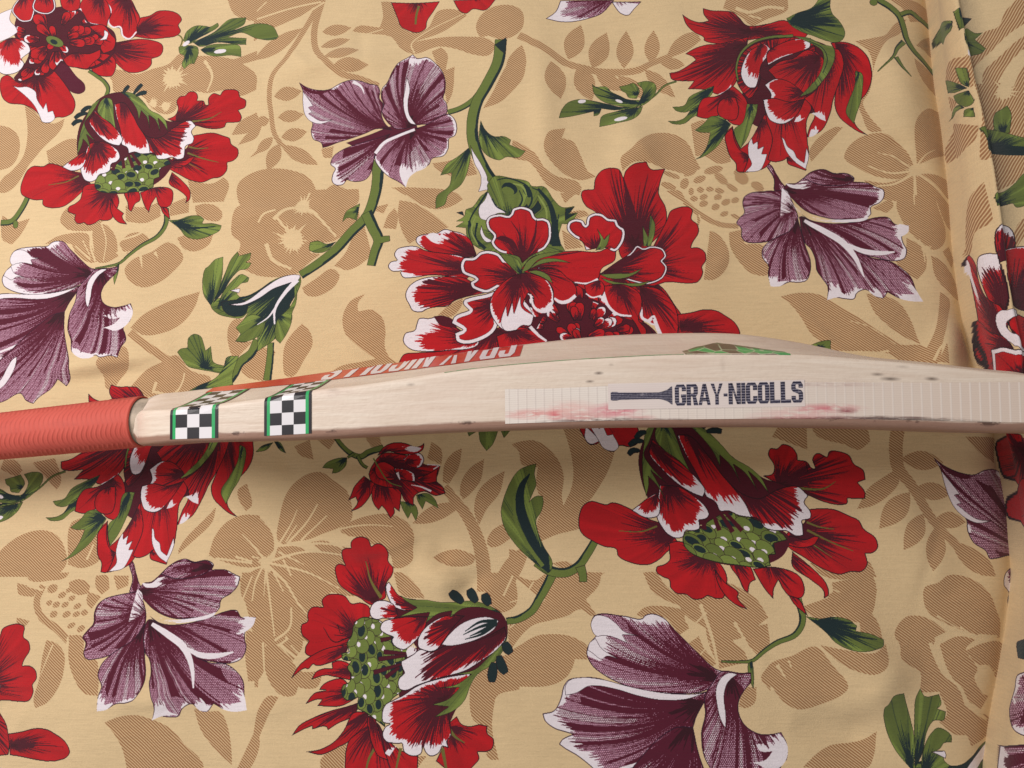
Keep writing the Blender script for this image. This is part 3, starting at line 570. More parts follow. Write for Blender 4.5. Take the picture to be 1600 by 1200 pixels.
def motif_G(g):      # curled green leaf cluster
    g.O(200, 350)
    g.stem("890,740 882,850 862,975", 46, 60, -1); g.stem("800,720 760,800 680,860 640,930 560,1030", 62, 70, -1)
    g.green("430,690 385,675 350,700 345,760 300,770 283,790 310,830 350,880 420,900 480,910 600,922 650,880 560,872 510,850 500,800 495,752 460,780 450,740", (460, 890), .4)
    g.green("500,500 540,550 620,575 700,580 742,545 710,590 722,600 698,626 730,620 690,680 653,726 720,732 800,690 800,792 880,745 920,715 950,747 990,690 1020,620 1025,560 1010,520 1060,430 1082,370 1075,325 1000,320 900,350 820,400 740,440 650,450 580,450 520,470", (1040, 350), .55)
    g.green("660,640 760,560 860,590 830,680 720,730 655,725 690,680", (880, 560), .35); g.green("1010,520 1060,430 1050,500 1025,560 1020,620 990,690 950,747 920,715 930,600", (920, 560), .35)
    g.green("540,520 580,420 650,340 700,308 750,330 740,355 700,365 670,390 650,400 692,395 670,430 690,450 620,500 580,540", (540, 510), .35)
    g.green("515,490 560,380 600,290 640,210 680,168 690,195 765,177 757,215 730,235 767,240 740,275 690,285 640,330 580,420", (530, 470), .5)
    g.green("500,500 455,430 450,340 468,270 490,255 530,215 586,198 580,300 560,390 520,470", (500, 490), .4)
    g.fill("570,480 620,470 720,470 740,500 720,560 640,570 580,530", TEAL, .5)
    g.fill("1078,320 1070,348 1000,372 900,405 800,465 700,502 608,496 720,478 850,392 950,335 1030,317", WHITE, .6); g.stroke("1060,350 980,430 915,530 912,625", WHITE, 34, 10); g.stroke("915,525 870,580 800,625", WHITE, 16, 5)
    g.fill("690,395 650,402 620,410 650,415 680,425 690,410", WHITE, .4)
def motif_I(g):      # rosebud
    g.O(400, 600); R = g.red
    g.stem("500,330 530,380 580,430 640,450 690,425 790,395", 30, 40); g.stem("600,430 560,455", 20, 16); g.stem("620,445 650,500 680,520", 24, 20)
    g.green("405,522 430,490 500,460 558,455 545,510 500,550 463,557 470,528", (550, 460), .35)
    R("660,570 600,640 580,690 563,727 610,705 620,740 578,797 640,770 700,700 730,620", (690, 590), .4); R("720,630 710,710 730,760 755,787 775,760 800,790 830,842 857,800 850,770 886,797 895,720 900,640 780,600", (750, 570), .38)
    g.green("885,730 910,790 940,842 960,800 990,857 1002,800 980,750", (930, 720), .35); g.green("990,690 1000,730 1030,782 1050,730 1132,777 1110,720 1060,680", (1000, 680), .4)
    R("690,560 720,490 780,430 900,435 1000,465 1050,500 1100,500 1145,510 1130,560 1120,600 1160,640 1177,682 1110,697 1040,670 980,700 975,760 920,730 880,660 780,640 710,610", (770, 480), .5)
    R("735,500 780,480 860,520 900,570 840,600 760,590 730,550", (880, 580), .35); R("850,520 930,530 980,560 985,610 920,600 870,580", (860, 560), .35, .2); R("985,580 1060,560 1130,520 1120,610 1050,620", (1000, 600), .3)
    R("910,470 960,430 1020,430 1042,470 1010,520 950,512", (930, 490), .25, .2); R("745,445 780,400 840,368 920,366 1000,390 1030,380 1047,366 1040,402 1000,432 900,437 820,420", (780, 420), .3)
    g.fill("870,395 960,385 1030,398 1000,420 930,415", WHITE, 0); g.stroke("720,460 760,530 820,610 900,640", GREEN, 10, 5); g.stroke("960,628 1020,640 1085,668", WHITE, 4, 14); g.stroke("872,550 888,595", WHITE, 18, 6); g.stroke("1060,500 1140,505 1100,530", WHITE, 6, 8)
def motif_misc(g):   # single sprigs and tips
    R = g.red; g.O(0, 0)
    g.green("1140,250 1160,190 1210,150 1280,150 1300,155 1350,128 1357,150 1300,195 1240,230 1180,270", (1170, 260), .5)
    g.green("1200,260 1330,190 1420,110 1532,98 1520,140 1450,180 1600,137 1700,158 1737,222 1720,238 1600,232 1500,195 1420,225 1533,230 1532,272 1480,272 1350,262 1250,290", (1210, 270), .45)
    g.green("1250,310 1300,280 1400,270 1492,280 1505,352 1440,345 1350,355 1290,340", (1260, 310), .5); g.green("1113,290 1160,280 1230,290 1240,330 1215,400 1190,400 1150,432 1135,400 1150,350 1120,330", (1180, 290), .4)
    g.stroke("1125,290 1135,240 1110,215 1030,232", OLIVE, 12, 8); g.ell(1375, 320, 38, 14, WHITE, -10); g.ell(1160, 268, 26, 12, WHITE, -40)
    g.O(1200, 0)
    g.stem("640,-40 690,0 760,40 820,90 850,160 870,230 920,300 1000,350 1100,392", 44, 40); g.stem("830,85 900,60 960,80 1060,92", 36, 42); g.stem("850,255 800,310 770,370 678,455", 40, 8); g.stem("785,375 830,440 888,488", 34, 6); g.ell(658, 14, 26, 22, GREEN, 0, .7)
    g.O(0, 300); g.stem("-30,175 40,165 100,100 150,20 180,-60", 46, 46); g.ell(65, 185, 18, 26, GREEN, 0, .6)
    g.O(400, 0)
    R("830,-20 870,80 890,130 940,160 1000,175 1050,150 1060,100 1100,40 1140,-20", (990, -60), .3); g.stroke("985,120 990,60 1005,0", OLIVE, 14, 20)
    R("1225,-20 1270,50 1310,65 1350,40 1430,50 1500,-20", (1340, -60), .2)
    g.O(800, 0)
    g.purple("208,101 270,50 300,-20 640,-20 560,60 480,90 380,112 300,115", (640, -60), .3, .15); g.purple("620,-10 680,60 728,72 760,40 810,-10", (640, -60), .2, .5)
    g.O(1200, 300); g.green("268,952 340,925 395,922 396,985 330,975", (330, 960), .4)
    g.O(400, 600); g.green("1395,290 1520,290 1480,380 1440,418 1400,360", (1450, 250), .3); g.green("1318,290 1400,290 1330,328", (1390, 280), .3); g.green("1530,290 1600,290 1552,342", (1560, 280), .3)
    g.green("-10,425 40,385 110,365 60,412", (100, 360), .6); g.green("115,360 150,365 180,432 140,410", (120, 360), .6)
    g.O(800, 600)
    R("410,270 690,260 680,310 650,335 600,338 550,320 540,370 480,380 450,340", (540, 240), .2); g.fill("458,270 525,270 545,360 490,378 455,345", WHITE, .6)

TANS = {
(0,0): ["160,650 200,680 260,740 330,770 400,740 380,800 250,930 150,1060 60,1160 0,1190 -60,1180 0,1100 60,1060 130,980 165,850", "-30,780 60,800 110,850 110,950 60,1030 -30,1060",
 "680,430 750,430 850,460 950,430 1050,400 1130,330 1200,350 1260,350 1400,360 1480,380 1600,470 1600,560 1500,600 1400,570 1300,590 1230,580 1130,620 1100,700 1050,720 950,680 900,610 830,570 700,560 690,500 660,450",
 "1410,-20 1450,70 1560,120 1700,100 1800,90 2000,0 2000,-20", "1450,850 1500,760 1600,700 1620,780 1550,830", "1490,912 1540,840 1640,760 1600,860", "1300,330 1400,380 1600,310 1600,370 1480,400", "1180,1130 1330,1150 1400,1110 1432,1150 1400,1260 1210,1270", "1560,990 1640,900 1660,930"],
(400,0): ["-20,-20 380,-20 330,60 200,130 60,190 -20,250", "770,-20 830,-20 890,130 960,170 1060,150 1130,40 1300,60 1310,80 1150,180 980,232 1150,212 1300,210 1450,230 1500,280 1450,335 1350,325 1250,290 1130,270 980,312 900,280 830,200 700,180 590,172 620,140 760,140 780,80",
 "1370,150 1400,80 1480,30 1600,25 1660,60 1665,160 1600,220 1520,235 1450,210 1400,215", "1610,330 1540,440 1480,560 1415,665 1520,630 1600,560 1670,470 1675,380", "1090,300 1150,275 1190,320 1180,420 1235,400 1222,560 1190,640 1150,460", "400,920 480,910 470,980 420,975", "1100,1020 1200,1000 1330,960 1380,1080 1330,1092 1200,1092 1130,1060", "30,1210 60,1120 150,1060 260,1080 340,1140 355,1210", "400,1210 480,1150 540,1170 600,1210"],
(800,0): ["960,350 1010,250 1080,200 1150,190 1182,240 1100,300", "1320,40 1350,-20 1720,-20 1720,60 1600,110 1500,160 1420,90", "200,880 230,820 332,788 310,850 380,870 430,960 470,1050 522,1090 430,1112 350,1090 250,1010 200,930",
 "0,860 80,900 150,960 200,1040 270,1090 400,1120 432,1160 420,1210 300,1190 230,1160 100,1000 0,970", "680,980 740,930 800,870 880,820 960,810 1040,830 1110,890 1140,960 1182,1040 1100,1072 1000,1050 950,1040 850,1010 760,1010 690,1060", "1120,760 1200,740 1320,850 1372,1000 1300,1012 1200,960 1150,960"],
(1200,0): ["540,260 640,250 720,230 800,140 870,108 830,200 740,260 680,350 655,430 640,560 605,620 640,700 725,805 650,800 600,700 580,640 650,480 620,330", "940,260 1000,200 1060,160 1080,220 1090,300 1000,270", "920,350 1000,380 1090,410 1095,535 1000,500 940,430", "920,770 960,700 1030,650 1120,640 1150,780 1165,900 1060,960 950,1012 930,900", "495,960 520,890 600,830 720,815 830,880 900,960 930,1050 880,1092 700,1080 560,1010", "268,922 430,770 482,770 400,860 280,992", "740,-20 1050,-20 1052,60 900,122 860,60", "620,1100 750,1120 900,1085 1000,1065 1165,1070 1200,1210 700,1210"],
(0,300): ["360,170 380,120 430,80 500,60 600,130 640,180 600,230 500,240 400,220", "258,312 330,270 440,250 540,260 570,340 602,432 560,440 460,370 430,320", "570,230 650,200 720,280 732,400 650,440 600,430 580,330", "740,320 800,260 880,250 932,290 860,350 780,380", "780,80 900,90 1000,60 1000,150 900,190 780,180", "770,480 820,420 940,370 1040,310 1110,350 1132,410 1080,480 980,560 880,590 800,550", "1100,280 1180,260 1280,280 1332,250 1300,320 1200,362 1130,340", "1220,90 1290,75 1370,100 1392,150 1370,180 1280,170 1230,140", "1060,80 1190,30 1180,130 1060,150", "1208,62 1410,0 1330,52", "-20,130 60,170 162,150 100,250 40,312 -20,280",
 "803,842 880,760 980,700 1100,650 1232,612 1200,700 1120,800 1000,870 880,887", "600,1050 640,990 760,960 802,1030 790,1080 720,1160 690,1230 640,1220 610,1130", "770,1240 800,1200 880,1110 1000,1050 1080,1010 1150,1090 1200,1120 1290,1150 1300,1230 1100,1290", "1480,100 1560,80 1610,90 1610,520 1520,480 1470,420 1500,320 1450,270 1450,190", "1410,840 1450,790 1520,790 1470,900 1460,930 1570,930 1450,1040 1420,990", "1480,1100 1600,950 1720,1000 1640,1180 1530,1150"],
(400,300): ["20,-20 330,-20 640,-20 640,60 560,140 540,190 600,180 640,170 560,260 500,300 480,310 340,320 340,380 400,390 300,470 260,510 100,530 -20,500 -40,330 10,250 -20,190 10,140 40,90", "290,600 380,540 470,480 522,520 500,580 440,630 360,657 310,640", "490,460 560,380 620,260 680,220 710,330 722,400 660,460 570,492", "798,232 830,150 870,108 890,150 880,240", "890,150 900,60 1000,80 1100,140 1205,222 1120,262 1010,300 960,332 920,260", "850,-20 1000,-20 1240,0 1294,42 1220,92 1120,112 1020,80 940,30", "740,100 832,80 800,140 750,120",
 "540,800 560,730 600,680 687,643 640,700 640,750 730,740 790,790 807,870 800,960 830,1030 890,1070 740,1140 600,1100 440,1150 520,1090 650,1060 740,1040 620,950 560,890", "168,1080 180,960 230,880 290,822 340,880 352,950 300,1050 230,1152 180,1142", "1140,770 1200,720 1292,668 1290,705 1220,782"],
(800,300): ["298,0 405,-10 330,62", "330,120 450,110 482,140 340,172", "310,230 400,280 442,340 330,352", "960,-20 1050,-20 1100,60 1180,130 1160,230 1150,120", "1240,228 1300,260 1350,330 1362,420 1320,500 1260,542 1200,542 1215,430", "1360,240 1440,220 1460,310 1580,320 1660,420 1600,505 1500,490 1420,410 1370,330"],
(1200,300): ["820,60 850,-20 1050,-20 1100,80 1150,180 1152,260 1110,320 1050,342 980,300 900,230 850,150", "668,82 780,20 802,60 760,112", "880,270 960,310 1007,390 1002,470 950,532 860,480 810,420 870,400 880,330", "1040,380 1100,400 1200,480 1240,540 1255,645 1150,592 1070,512", "1120,350 1180,300 1222,380 1200,442", "1060,-20 1190,-20 1212,205 1150,150",
 "88,640 200,618 330,630 430,690 540,760 640,830 740,890 830,950 960,958 985,978 1040,870 1080,740 1100,608 1167,650 1130,800 1080,930 1020,1100 900,1100 760,1010 600,992 480,992 400,982 330,920 280,880 220,780 160,700", "618,630 730,640 830,690 900,800 940,920 952,948 850,900 740,820 670,750", "1040,1070 1100,948 1108,1080"],
(0,600): ["20,470 100,480 132,540 100,572 40,552 0,530", "190,490 320,460 362,620 340,662 250,560", "-20,1080 60,990 160,930 260,915 340,950 390,1040 402,1120 350,1192 200,1205 -20,1205", "410,1130 420,870 480,840 560,830 500,920 600,940 612,1020 600,1100 500,1152", "1108,1042 1350,768 1320,860 1200,980 1110,1062", "1480,660 1530,620 1562,760 1530,792 1500,752", "1300,1060 1330,960 1400,870 1500,820 1610,820 1620,1130 1480,1100 1350,1080", "780,30 830,0 960,30 1080,0 1040,60 850,62", "1400,380 1560,370 1500,420"],
(400,600): ["-20,840 50,880 92,960 92,1062 -20,980", "120,980 130,830 170,690 230,610 330,555 400,550 470,600 550,660 582,740 582,850 520,890 430,940 330,970 200,990 150,1002", "510,900 600,850 700,820 800,810 880,830 950,880 982,950 975,1030 972,1102 900,1152 850,1152 830,1060 720,1000 640,960 540,940", "118,1020 250,1018 350,1080 490,1210 60,1210", "330,990 420,978 500,1010 562,1020 530,1102 470,1132 430,1080", "968,872 1030,800 1120,750 1230,750 1242,790 1160,840 1060,872", "1060,460 1090,358 1152,410 1152,502", "1160,612 1170,500 1220,430 1282,398 1260,520 1200,622", "1270,680 1290,580 1350,510 1424,468 1400,600 1340,680 1290,722", "1360,800 1380,680 1450,600 1553,543 1520,680 1440,780 1390,882", "1440,992 1470,920 1560,870 1650,880 1580,970 1470,1022", "1098,1085 1160,1050 1260,1035 1372,1075 1350,1122 1240,1142 1160,1122", "1480,1300 1500,1200 1600,1060 1720,1000 1640,1200 1560,1290", "240,390 340,350 352,472 270,442", "390,350 505,345 450,412", "680,330 770,320 782,392 720,392"],
(800,600): ["0,380 60,360 150,358 220,400 290,480 322,580 310,700 320,762 370,650 382,560 370,450 340,340 318,280 640,280 642,400 600,540 520,680 450,790 480,880 400,910 280,940 180,982 150,900 190,750 150,640 160,520 60,500 40,420", "-20,1030 80,1060 60,1130 -20,1190", "250,1120 340,1110 430,1170 480,1190 580,1180 480,1242", "820,1072 870,1010 935,955 880,1062"],
(1200,600): ["1130,980 1250,1010 1400,1110 1445,1205 1330,1192 1200,1102", "20,330 60,270 230,275 242,412", "258,275 600,285 632,360 560,412 470,380 300,330", "1228,330 1490,320 1480,482 1350,422", "250,1120 620,1108 675,1205 350,1205", "790,532 700,590 620,650 548,782 640,762 730,700 800,610"],
(0,900): ["98,45 232,78 200,132 108,112", "290,400 350,420 400,480 403,600 370,700 300,790 225,825 210,790 250,650 270,500", "430,370 510,380 530,500 600,520 622,650 622,745 540,732 470,640 430,520", "100,260 182,282 130,332 100,320", "150,-20 420,-20 400,10 300,30 180,30", "420,40 480,20 545,60 540,110 480,120 430,90", "580,0 650,0 670,80 620,120 580,60", "690,0 790,0 790,60 720,90", "540,100 620,130 560,210 530,160", "1500,-20 1610,-20 1620,250 1500,130", "1530,340 1600,370 1660,500 1600,655 1540,662 1520,480", "668,910 740,880 850,868 950,900 1050,950 1150,1060 1260,1190 1250,1230 800,1230 770,1080 720,980", "1208,828 1300,850 1370,850 1420,960 1442,1130 1442,1185 1330,1080 1250,970", "1470,1220 1600,945 1620,1060 1540,1220"],
(400,900): ["-20,-20 460,-20 450,100 390,180 300,210 270,300 200,350 150,400 100,422 50,412 -20,300", "50,440 100,430 200,520 260,600 402,600 370,700 300,712 250,700 230,750 150,752 80,680 40,560", "-20,450 30,430 0,702 -20,700", "60,758 132,760 60,900 -10,1080 -20,980", "140,440 260,340 272,450 220,532", "850,-20 900,-20 1000,60 1052,142 900,122", "1400,-20 1610,-20 1620,180 1530,232 1450,180", "1560,500 1640,520 1640,720 1500,760 1480,830 1470,960 1510,1160 1450,1152 1400,950 1350,900 1330,760 1340,680", "400,1150 560,1050 540,1230 410,1230", "1000,1130 1062,1130 1000,1210"],
(800,900): ["-20,-20 140,30 220,-20 560,-20 540,60 460,150 525,245 500,255 450,222 420,212 350,250 250,280 130,312 50,382 -20,480 -20,310 130,230 180,150", "-20,490 60,430 150,380 250,370 350,380 440,420 470,450 470,530 390,530 380,570 340,640 250,692 -20,702", "820,-20 900,-20 960,60 1080,140 1205,172 1100,192 1000,170 880,100", "778,242 830,200 930,190 1102,220 1080,260 1112,330 1050,372 950,260 820,262", "1100,430 1170,380 1200,450 1282,550 1250,572", "1200,180 1452,230 1400,290 1380,400 1450,470 1482,540 1300,582 1230,420", "1450,330 1595,300 1605,440 1530,492 1470,420", "1560,640 1610,560 1620,725", "1420,820 1440,700 1532,700 1520,800 1460,832"],
(1200,900): ["390,40 650,-10 672,80 620,130 500,147 400,120", "180,200 400,120 422,240 300,272 240,230", "460,170 560,180 640,230 690,310 702,392 560,350 560,290 440,262", "320,430 500,460 640,470 722,420 722,540 650,602 550,592 440,540", "10,560 150,500 290,440 400,560 492,680 480,720 330,812 200,842 100,790 30,700 -10,650", "970,120 980,70 1060,40 1120,-5 1280,20 1400,110 1460,220 1502,300 1502,402 1400,390 1250,350 1080,280 1000,220",
 "788,370 860,260 930,248 1010,270 1122,350 1050,410 1040,480 1070,570 1130,650 1200,680 1260,830 1430,900 1482,930 1450,1022 1300,1082 1260,1010 1190,1002 1080,920 1130,870 1080,730 950,730 950,600 900,570 820,510 820,430", "1080,430 1200,380 1312,400 1250,460 1260,490 1330,590 1310,640 1380,750 1432,770 1370,850 1260,780 1190,680 1130,580", "1248,472 1350,430 1480,420 1545,450 1545,580 1490,662 1410,570 1330,560", "228,1210 310,1130 400,1080 560,1060 640,1030 697,983 680,1120 640,1210"],
}
TSTEMS = [((400,0), "405,-20 300,180 180,370 100,480 80,600 90,700 110,830 150,890 280,980", 40, 30), ((400,0), "410,-20 360,180 370,300 430,380 540,460 640,480 760,520", 46, 40), ((800,0), "40,210 200,290 330,370 480,410 640,420 800,410 880,370 1000,330", 52, 44), ((0,300), "800,870 880,940 980,1010 1090,1085", 52, 56), ((800,300), "1080,50 1180,130 1300,190 1420,200", 34, 34), ((400,600), "1170,640 1240,730 1310,820 1370,940 1410,1080 1420,1300", 56, 90), ((1200,600), "790,260 790,420 800,530 870,630 970,790 1080,920 1200,1030 1360,1180", 78, 44), ((0,900), "260,60 222,160 250,250 350,330 425,405", 44, 44)]
TLEAVES = {(400,0): [(405,190,585,150,70),(400,290,580,225,60),(430,360,640,300,74),(490,410,700,400,84),(110,600,280,560,84),(130,730,292,705,74),(150,850,312,810,80),(150,900,384,1022,84),(140,890,68,1064,84),(100,850,0,960,60),(80,740,-10,770,64),(-20,370,290,170,90)],
 (800,0): [(350,350,430,128,126),(500,400,592,172,126),(700,400,715,162,108),(870,370,886,168,96),(60,270,-20,550,120),(240,370,302,608,132),(410,390,500,602,132),(520,420,705,535,96),(660,440,864,604,84),(830,410,1024,594,84),(930,370,1085,390,72)],
 (1200,600): [(820,470,1095,492,120),(890,660,1155,684,110),(860,680,676,905,136),(950,810,828,1038,126),(1040,840,1242,862,104),(1040,890,1022,1170,136)]}
TBLOBS = [((800,0),(1000,1080,56,16,20),(1115,1068,40,16,-20),(1262,1050,60,24,-12),(1080,1135,26,36,20),(1175,1108,40,22,-20),(1310,1105,50,24,40),(1440,1100,46,36,30),(1540,1150,44,26,30),(1180,1175,22,20,0),(1122,1185,16,24,0),(1300,1180,30,18,10),(1425,1052,40,18,-30),(1380,1160,40,18,30),(1240,1170,24,16,0),(980,1150,50,20,20)),
 ((800,300),(1200,20,26,18,-20),(1200,62,28,20,-20),(1275,82,26,20,-20),(1340,52,30,20,-25),(1400,38,26,18,-20),(1330,125,28,16,-20),(1400,140,30,14,20),(1290,20,26,18,-20),(1140,30,24,18,0)),
 ((0,900),(320,80,34,26,-30),(380,120,26,18,-30),(345,180,24,18,-30),(300,170,20,16,-40),(440,140,22,16,-30),(400,180,24,16,-30),(475,190,26,16,-30),(330,240,24,20,-30),(410,240,28,18,-30),(470,240,26,16,-30),(520,230,22,18,-30),(440,310,26,16,-30),(500,330,28,18,-40),(420,90,20,14,-30))]
def tan_ground(g):
    for (x0, y0, L) in [(k[0], k[1], v) for k, v in TANS.items()]:
        g.O(x0, y0)
        for t in L: g.tan(t)
    for o, t, a, b in TSTEMS: g.O(*o); g.tstem(t, a, b)
    for o, L in TLEAVES.items():
        g.O(*o)
        for l in L: g.tleaf(*l)
    for e in TBLOBS:
        g.O(*e[0])
        for b in e[1:]: g.ell(b[0], b[1], b[2], b[3], None, b[4], tan=True)
    g.O(0, 0)
    for q in ("325,868 335,840 355,818 380,805 405,812 420,840 418,868 408,882 385,887 345,877", "372,905 405,888 420,905 432,960 442,1000 430,1008 400,1004 385,960", "425,890 470,905 500,925 518,950 514,985 490,1012 470,1003 450,1008 430,960 418,905", "402,880 440,872 500,862 545,872 580,900 560,930 510,925 460,900",
              "372,288 400,268 440,262 480,275 492,300 470,330 440,345 400,340 375,320", "470,330 520,300 560,330 560,360 520,370 480,372", "70,235 110,215 130,225 118,265 80,270", "1290,930 1340,905 1370,920 1360,960 1310,975", "1055,930 1110,905 1180,935 1200,965 1150,1000 1110,985 1070,960"):
        g.tan([(float(a.split(',')[0])*4, float(a.split(',')[1])*4) for a in q.split()])
    c = g.cut
    c("1640,3520 1700,3440 1800,3280 1840,3180", 18, 6); c("1640,3510 1560,3400 1500,3340", 16, 8); c("1650,3530 1760,3640 1860,3800 1960,3900", 18, 8); c("1640,3540 1660,3700 1700,3980", 18, 8); c("1630,3530 1580,3640 1560,3760", 14, 8); c("1660,3510 1900,3450 2200,3480", 18, 8); c("1660,3520 1900,3580 2100,3680", 16, 6); g.burst(1640, 3515, 90, 8)
    g.O(0, 0); g.burst(1080, 490, 150); g.burst(1040, 670, 70); g.burst(960, 650, 60); c("1280,380 1330,480 1300,580", 26, 10)
    g.O(400, 0); c("0,110 200,50 400,0", 14); c("0,300 180,170 420,0", 14); c("60,0 0,60", 10); c("980,305 960,250 1010,200 1300,60", 12, 6); c("620,200 780,150", 8)
    g.O(1200, 0); g.burst(930, 1045, 90); c("930,1050 800,960 700,930", 12, 4); c("930,1050 780,1060 640,1010", 16, 6); c("930,1040 1000,950 1080,900", 14, 4); c("935,1045 1060,1010 1150,950", 16, 6); c("920,1070 800,1130 690,1140", 18, 8); c("940,1060 1060,1130 1200,1220", 20, 26); c("930,1070 940,1200", 14, 22); c("1480,10 1600,30 1640,10", 10)
    g.O(800, 0); c("1400,40 1480,70 1600,40 1700,50", 26, 20); c("1480,90 1560,110", 12)
    g.O(0, 300); c("570,240 560,330 590,430", 14); c("510,300 560,400", 8); c("460,330 560,420", 8); c("630,190 660,300 640,430", 10, 6); c("740,300 860,260 960,190", 14); c("720,380 900,360", 12, 4); c("870,380 880,470", 26, 4); c("960,370 980,410", 22, 4); c("950,1180 930,1240 1060,1250 1120,1180 1130,1120", 22, 8)
    g.O(400, 300); g.burst(230, 300, 170, 11); g.burst(290, 90, 110, 10); c("120,180 200,110 330,110 420,190 500,280", 26, 14); c("20,200 60,150 130,120", 14); c("60,320 100,420 220,480", 30, 16); c("140,170 180,220 230,260", 20, 10); c("330,0 300,80", 16, 6); c("940,30 1060,110 1150,160", 8)
    g.O(800, 300); c("1240,200 1220,330 1210,450", 10, 4); c("1170,130 1200,220 1180,300", 10)
    g.O(1200, 300); g.burst(1010, 345, 70); c("930,0 935,60", 10, 6); c("1010,340 960,280", 10); c("985,330 1000,420", 12, 6); c("1120,350 1200,440", 12, 8); c("800,950 640,840 520,800", 4, 5); c("1020,1060 1060,980 1105,940", 16, 8); c("700,1000 760,990", 14)
    g.O(400, 600); c("370,750 290,880 180,1000", 10, 16); c("430,820 350,900 270,980", 8, 14); c("300,990 520,905 700,880 850,890", 16, 5); c("250,1000 500,1010 640,1100", 16, 6); c("520,930 640,980", 8, 3); c("240,880 170,990", 8); c("120,1050 280,1130", 14, 6); c("150,1100 200,1200", 12)
    g.O(400, 900); c("40,-20 30,130", 10, 5); c("90,-20 150,100", 14, 6); c("200,200 190,330 100,410", 12, 16); c("30,420 40,600", 14, 10); c("130,430 260,540", 18, 8); c("1600,0 1540,130", 12); c("200,440 260,500", 10)
    g.O(800, 900); c("130,40 60,140 -20,170", 10, 6); c("1180,180 1250,380 1290,560", 22, 14); c("1220,230 1110,340", 12, 5); c("1240,420 1160,520", 10, 4); c("1390,290 1480,440", 20, 8); c("-20,330 200,150", 8)
    g.O(1200, 900); c("60,560 120,650", 20, 5); c("130,530 150,580", 14, 4); c("20,210 120,190", 14); c("120,230 130,330 60,350", 20, 14); c("340,60 440,100", 12, 5); c("1050,400 1180,330", 22, 10); c("1330,380 1480,390", 26, 14); c("1020,420 1060,520 1120,620 1210,700 1290,830 1430,930", 22, 18); g.burst(1400, 640, 130, 9); c("1140,640 1240,720", 18, 6); c("1210,320 1320,390", 12, 5); c("1060,250 1200,330", 10, 4)
    g.O(0, 900); c("160,60 260,90", 14); c("420,380 410,560", 12, 6); c("330,430 260,620", 10, 4); c("1560,0 1500,160", 10)
    g.O(0, 600); c("560,1000 520,1100", 10, 16); c("1460,1080 1560,1110", 16, 10); c("1560,1080 1600,1090", 10); c("1340,1090 1560,1120", 14)
# ================================================================= the bed sheet
def affine(v): return np.array(v, float).reshape(3, 2)
def inverse(T): return np.linalg.inv(np.hstack([T, [[0], [0], [1]]]))[:, :2]
TA = affine([1.401, .285, .423, 1.4, 743.559, 406.354]); TC = affine([1.39, .277, .395, 1.557, 756.3, 355.0]); TG = affine([1.428, .297, .659, 1.74, 651.3, 283.9])
TP = affine([1.326, .258, .471, 1.489, 766.4, 401.0]); TD = affine([.976, -.084, -.261, 1.172, -903.95, 680.8]); TB = affine([.989, -.126, -.265, 1.218, -920.3, 721.0]); T1 = affine([1.404, .291, .418, 1.462, 748.5, 392.5])


RES = 3600.0                                           # texels per metre
X0, X1, Y0, Y1 = -0.480, 0.420, -0.330, 0.420          # printed area (m)
TW, TH = int((X1-X0)*RES), int((Y1-Y0)*RES)
def grid_to_texel(p): q = to_plane(p); return np.stack([(q[:, 0]-X0)*RES, (Y1-q[:, 1])*RES], 1)
g = Painter(TH, TW, grid_to_texel, RES/2270.0)
def draw(f, *Ts):
    for T in Ts: g.T = T; g.rng = np.random.default_rng(11); f(g)
    g.T = None
ALL = (motif_misc, motif_H, motif_E, motif_J, motif_I, motif_G, motif_B, motif_D, motif_PL, motif_P, motif_A, motif_CL, motif_CR, motif_F)
def shifted(dx, dy):                                   # pure repeats of the cloth outside the framed part
    M0 = grid_to_texel
    g.M = lambda p: M0(p)+np.array([dx, dy])*RES
    tan_ground(g)
    for f in ALL: draw(f, None)
    g.M = M0
V1 = to_plane([(1160, 790)])[0]-to_plane([(205, 230)])[0]; V2 = to_plane([(240, 800)])[0]-to_plane([(1210, 150)])[0]
for v in (V1, -V1, V2, -V2): shifted(v[0], -v[1])
fr = g.mask(grid_to_texel([(-25, -25), (1625, -25), (1625, 1225), (-25, 1225)])); g.put(fr, fr[4], CREAM)
tan_ground(g)
draw(motif_misc, None); draw(motif_H, None); draw(motif_E, None, T1); draw(motif_J, None); draw(motif_I, None); draw(motif_G, None, TG)
draw(motif_B, None, inverse(TB)); draw(motif_D, None, TD)
draw(motif_PL, None, TP); draw(motif_P, None, affine([1, 0, 0, 1, -1045, 655]))
draw(motif_A, None, TA); draw(motif_CL, None, inverse(TC)); draw(motif_CR, None, TC); draw(motif_F, None)
def soften(a):                                         # ink bleeds a little into the yarn
    for ax in (0, 1):
        a = 0.25*np.roll(a, 1, ax)+0.5*a+0.25*np.roll(a, -1, ax)
    return a
def to_image(name, a):
    h, w, _ = a.shape; px = np.ones((h, w, 4), np.float32); px[..., :3] = a[::-1]
    im = bpy.data.images.new(name, w, h, alpha=False); im.pixels.foreach_set(px.ravel()); im.update(); im.pack(); return im
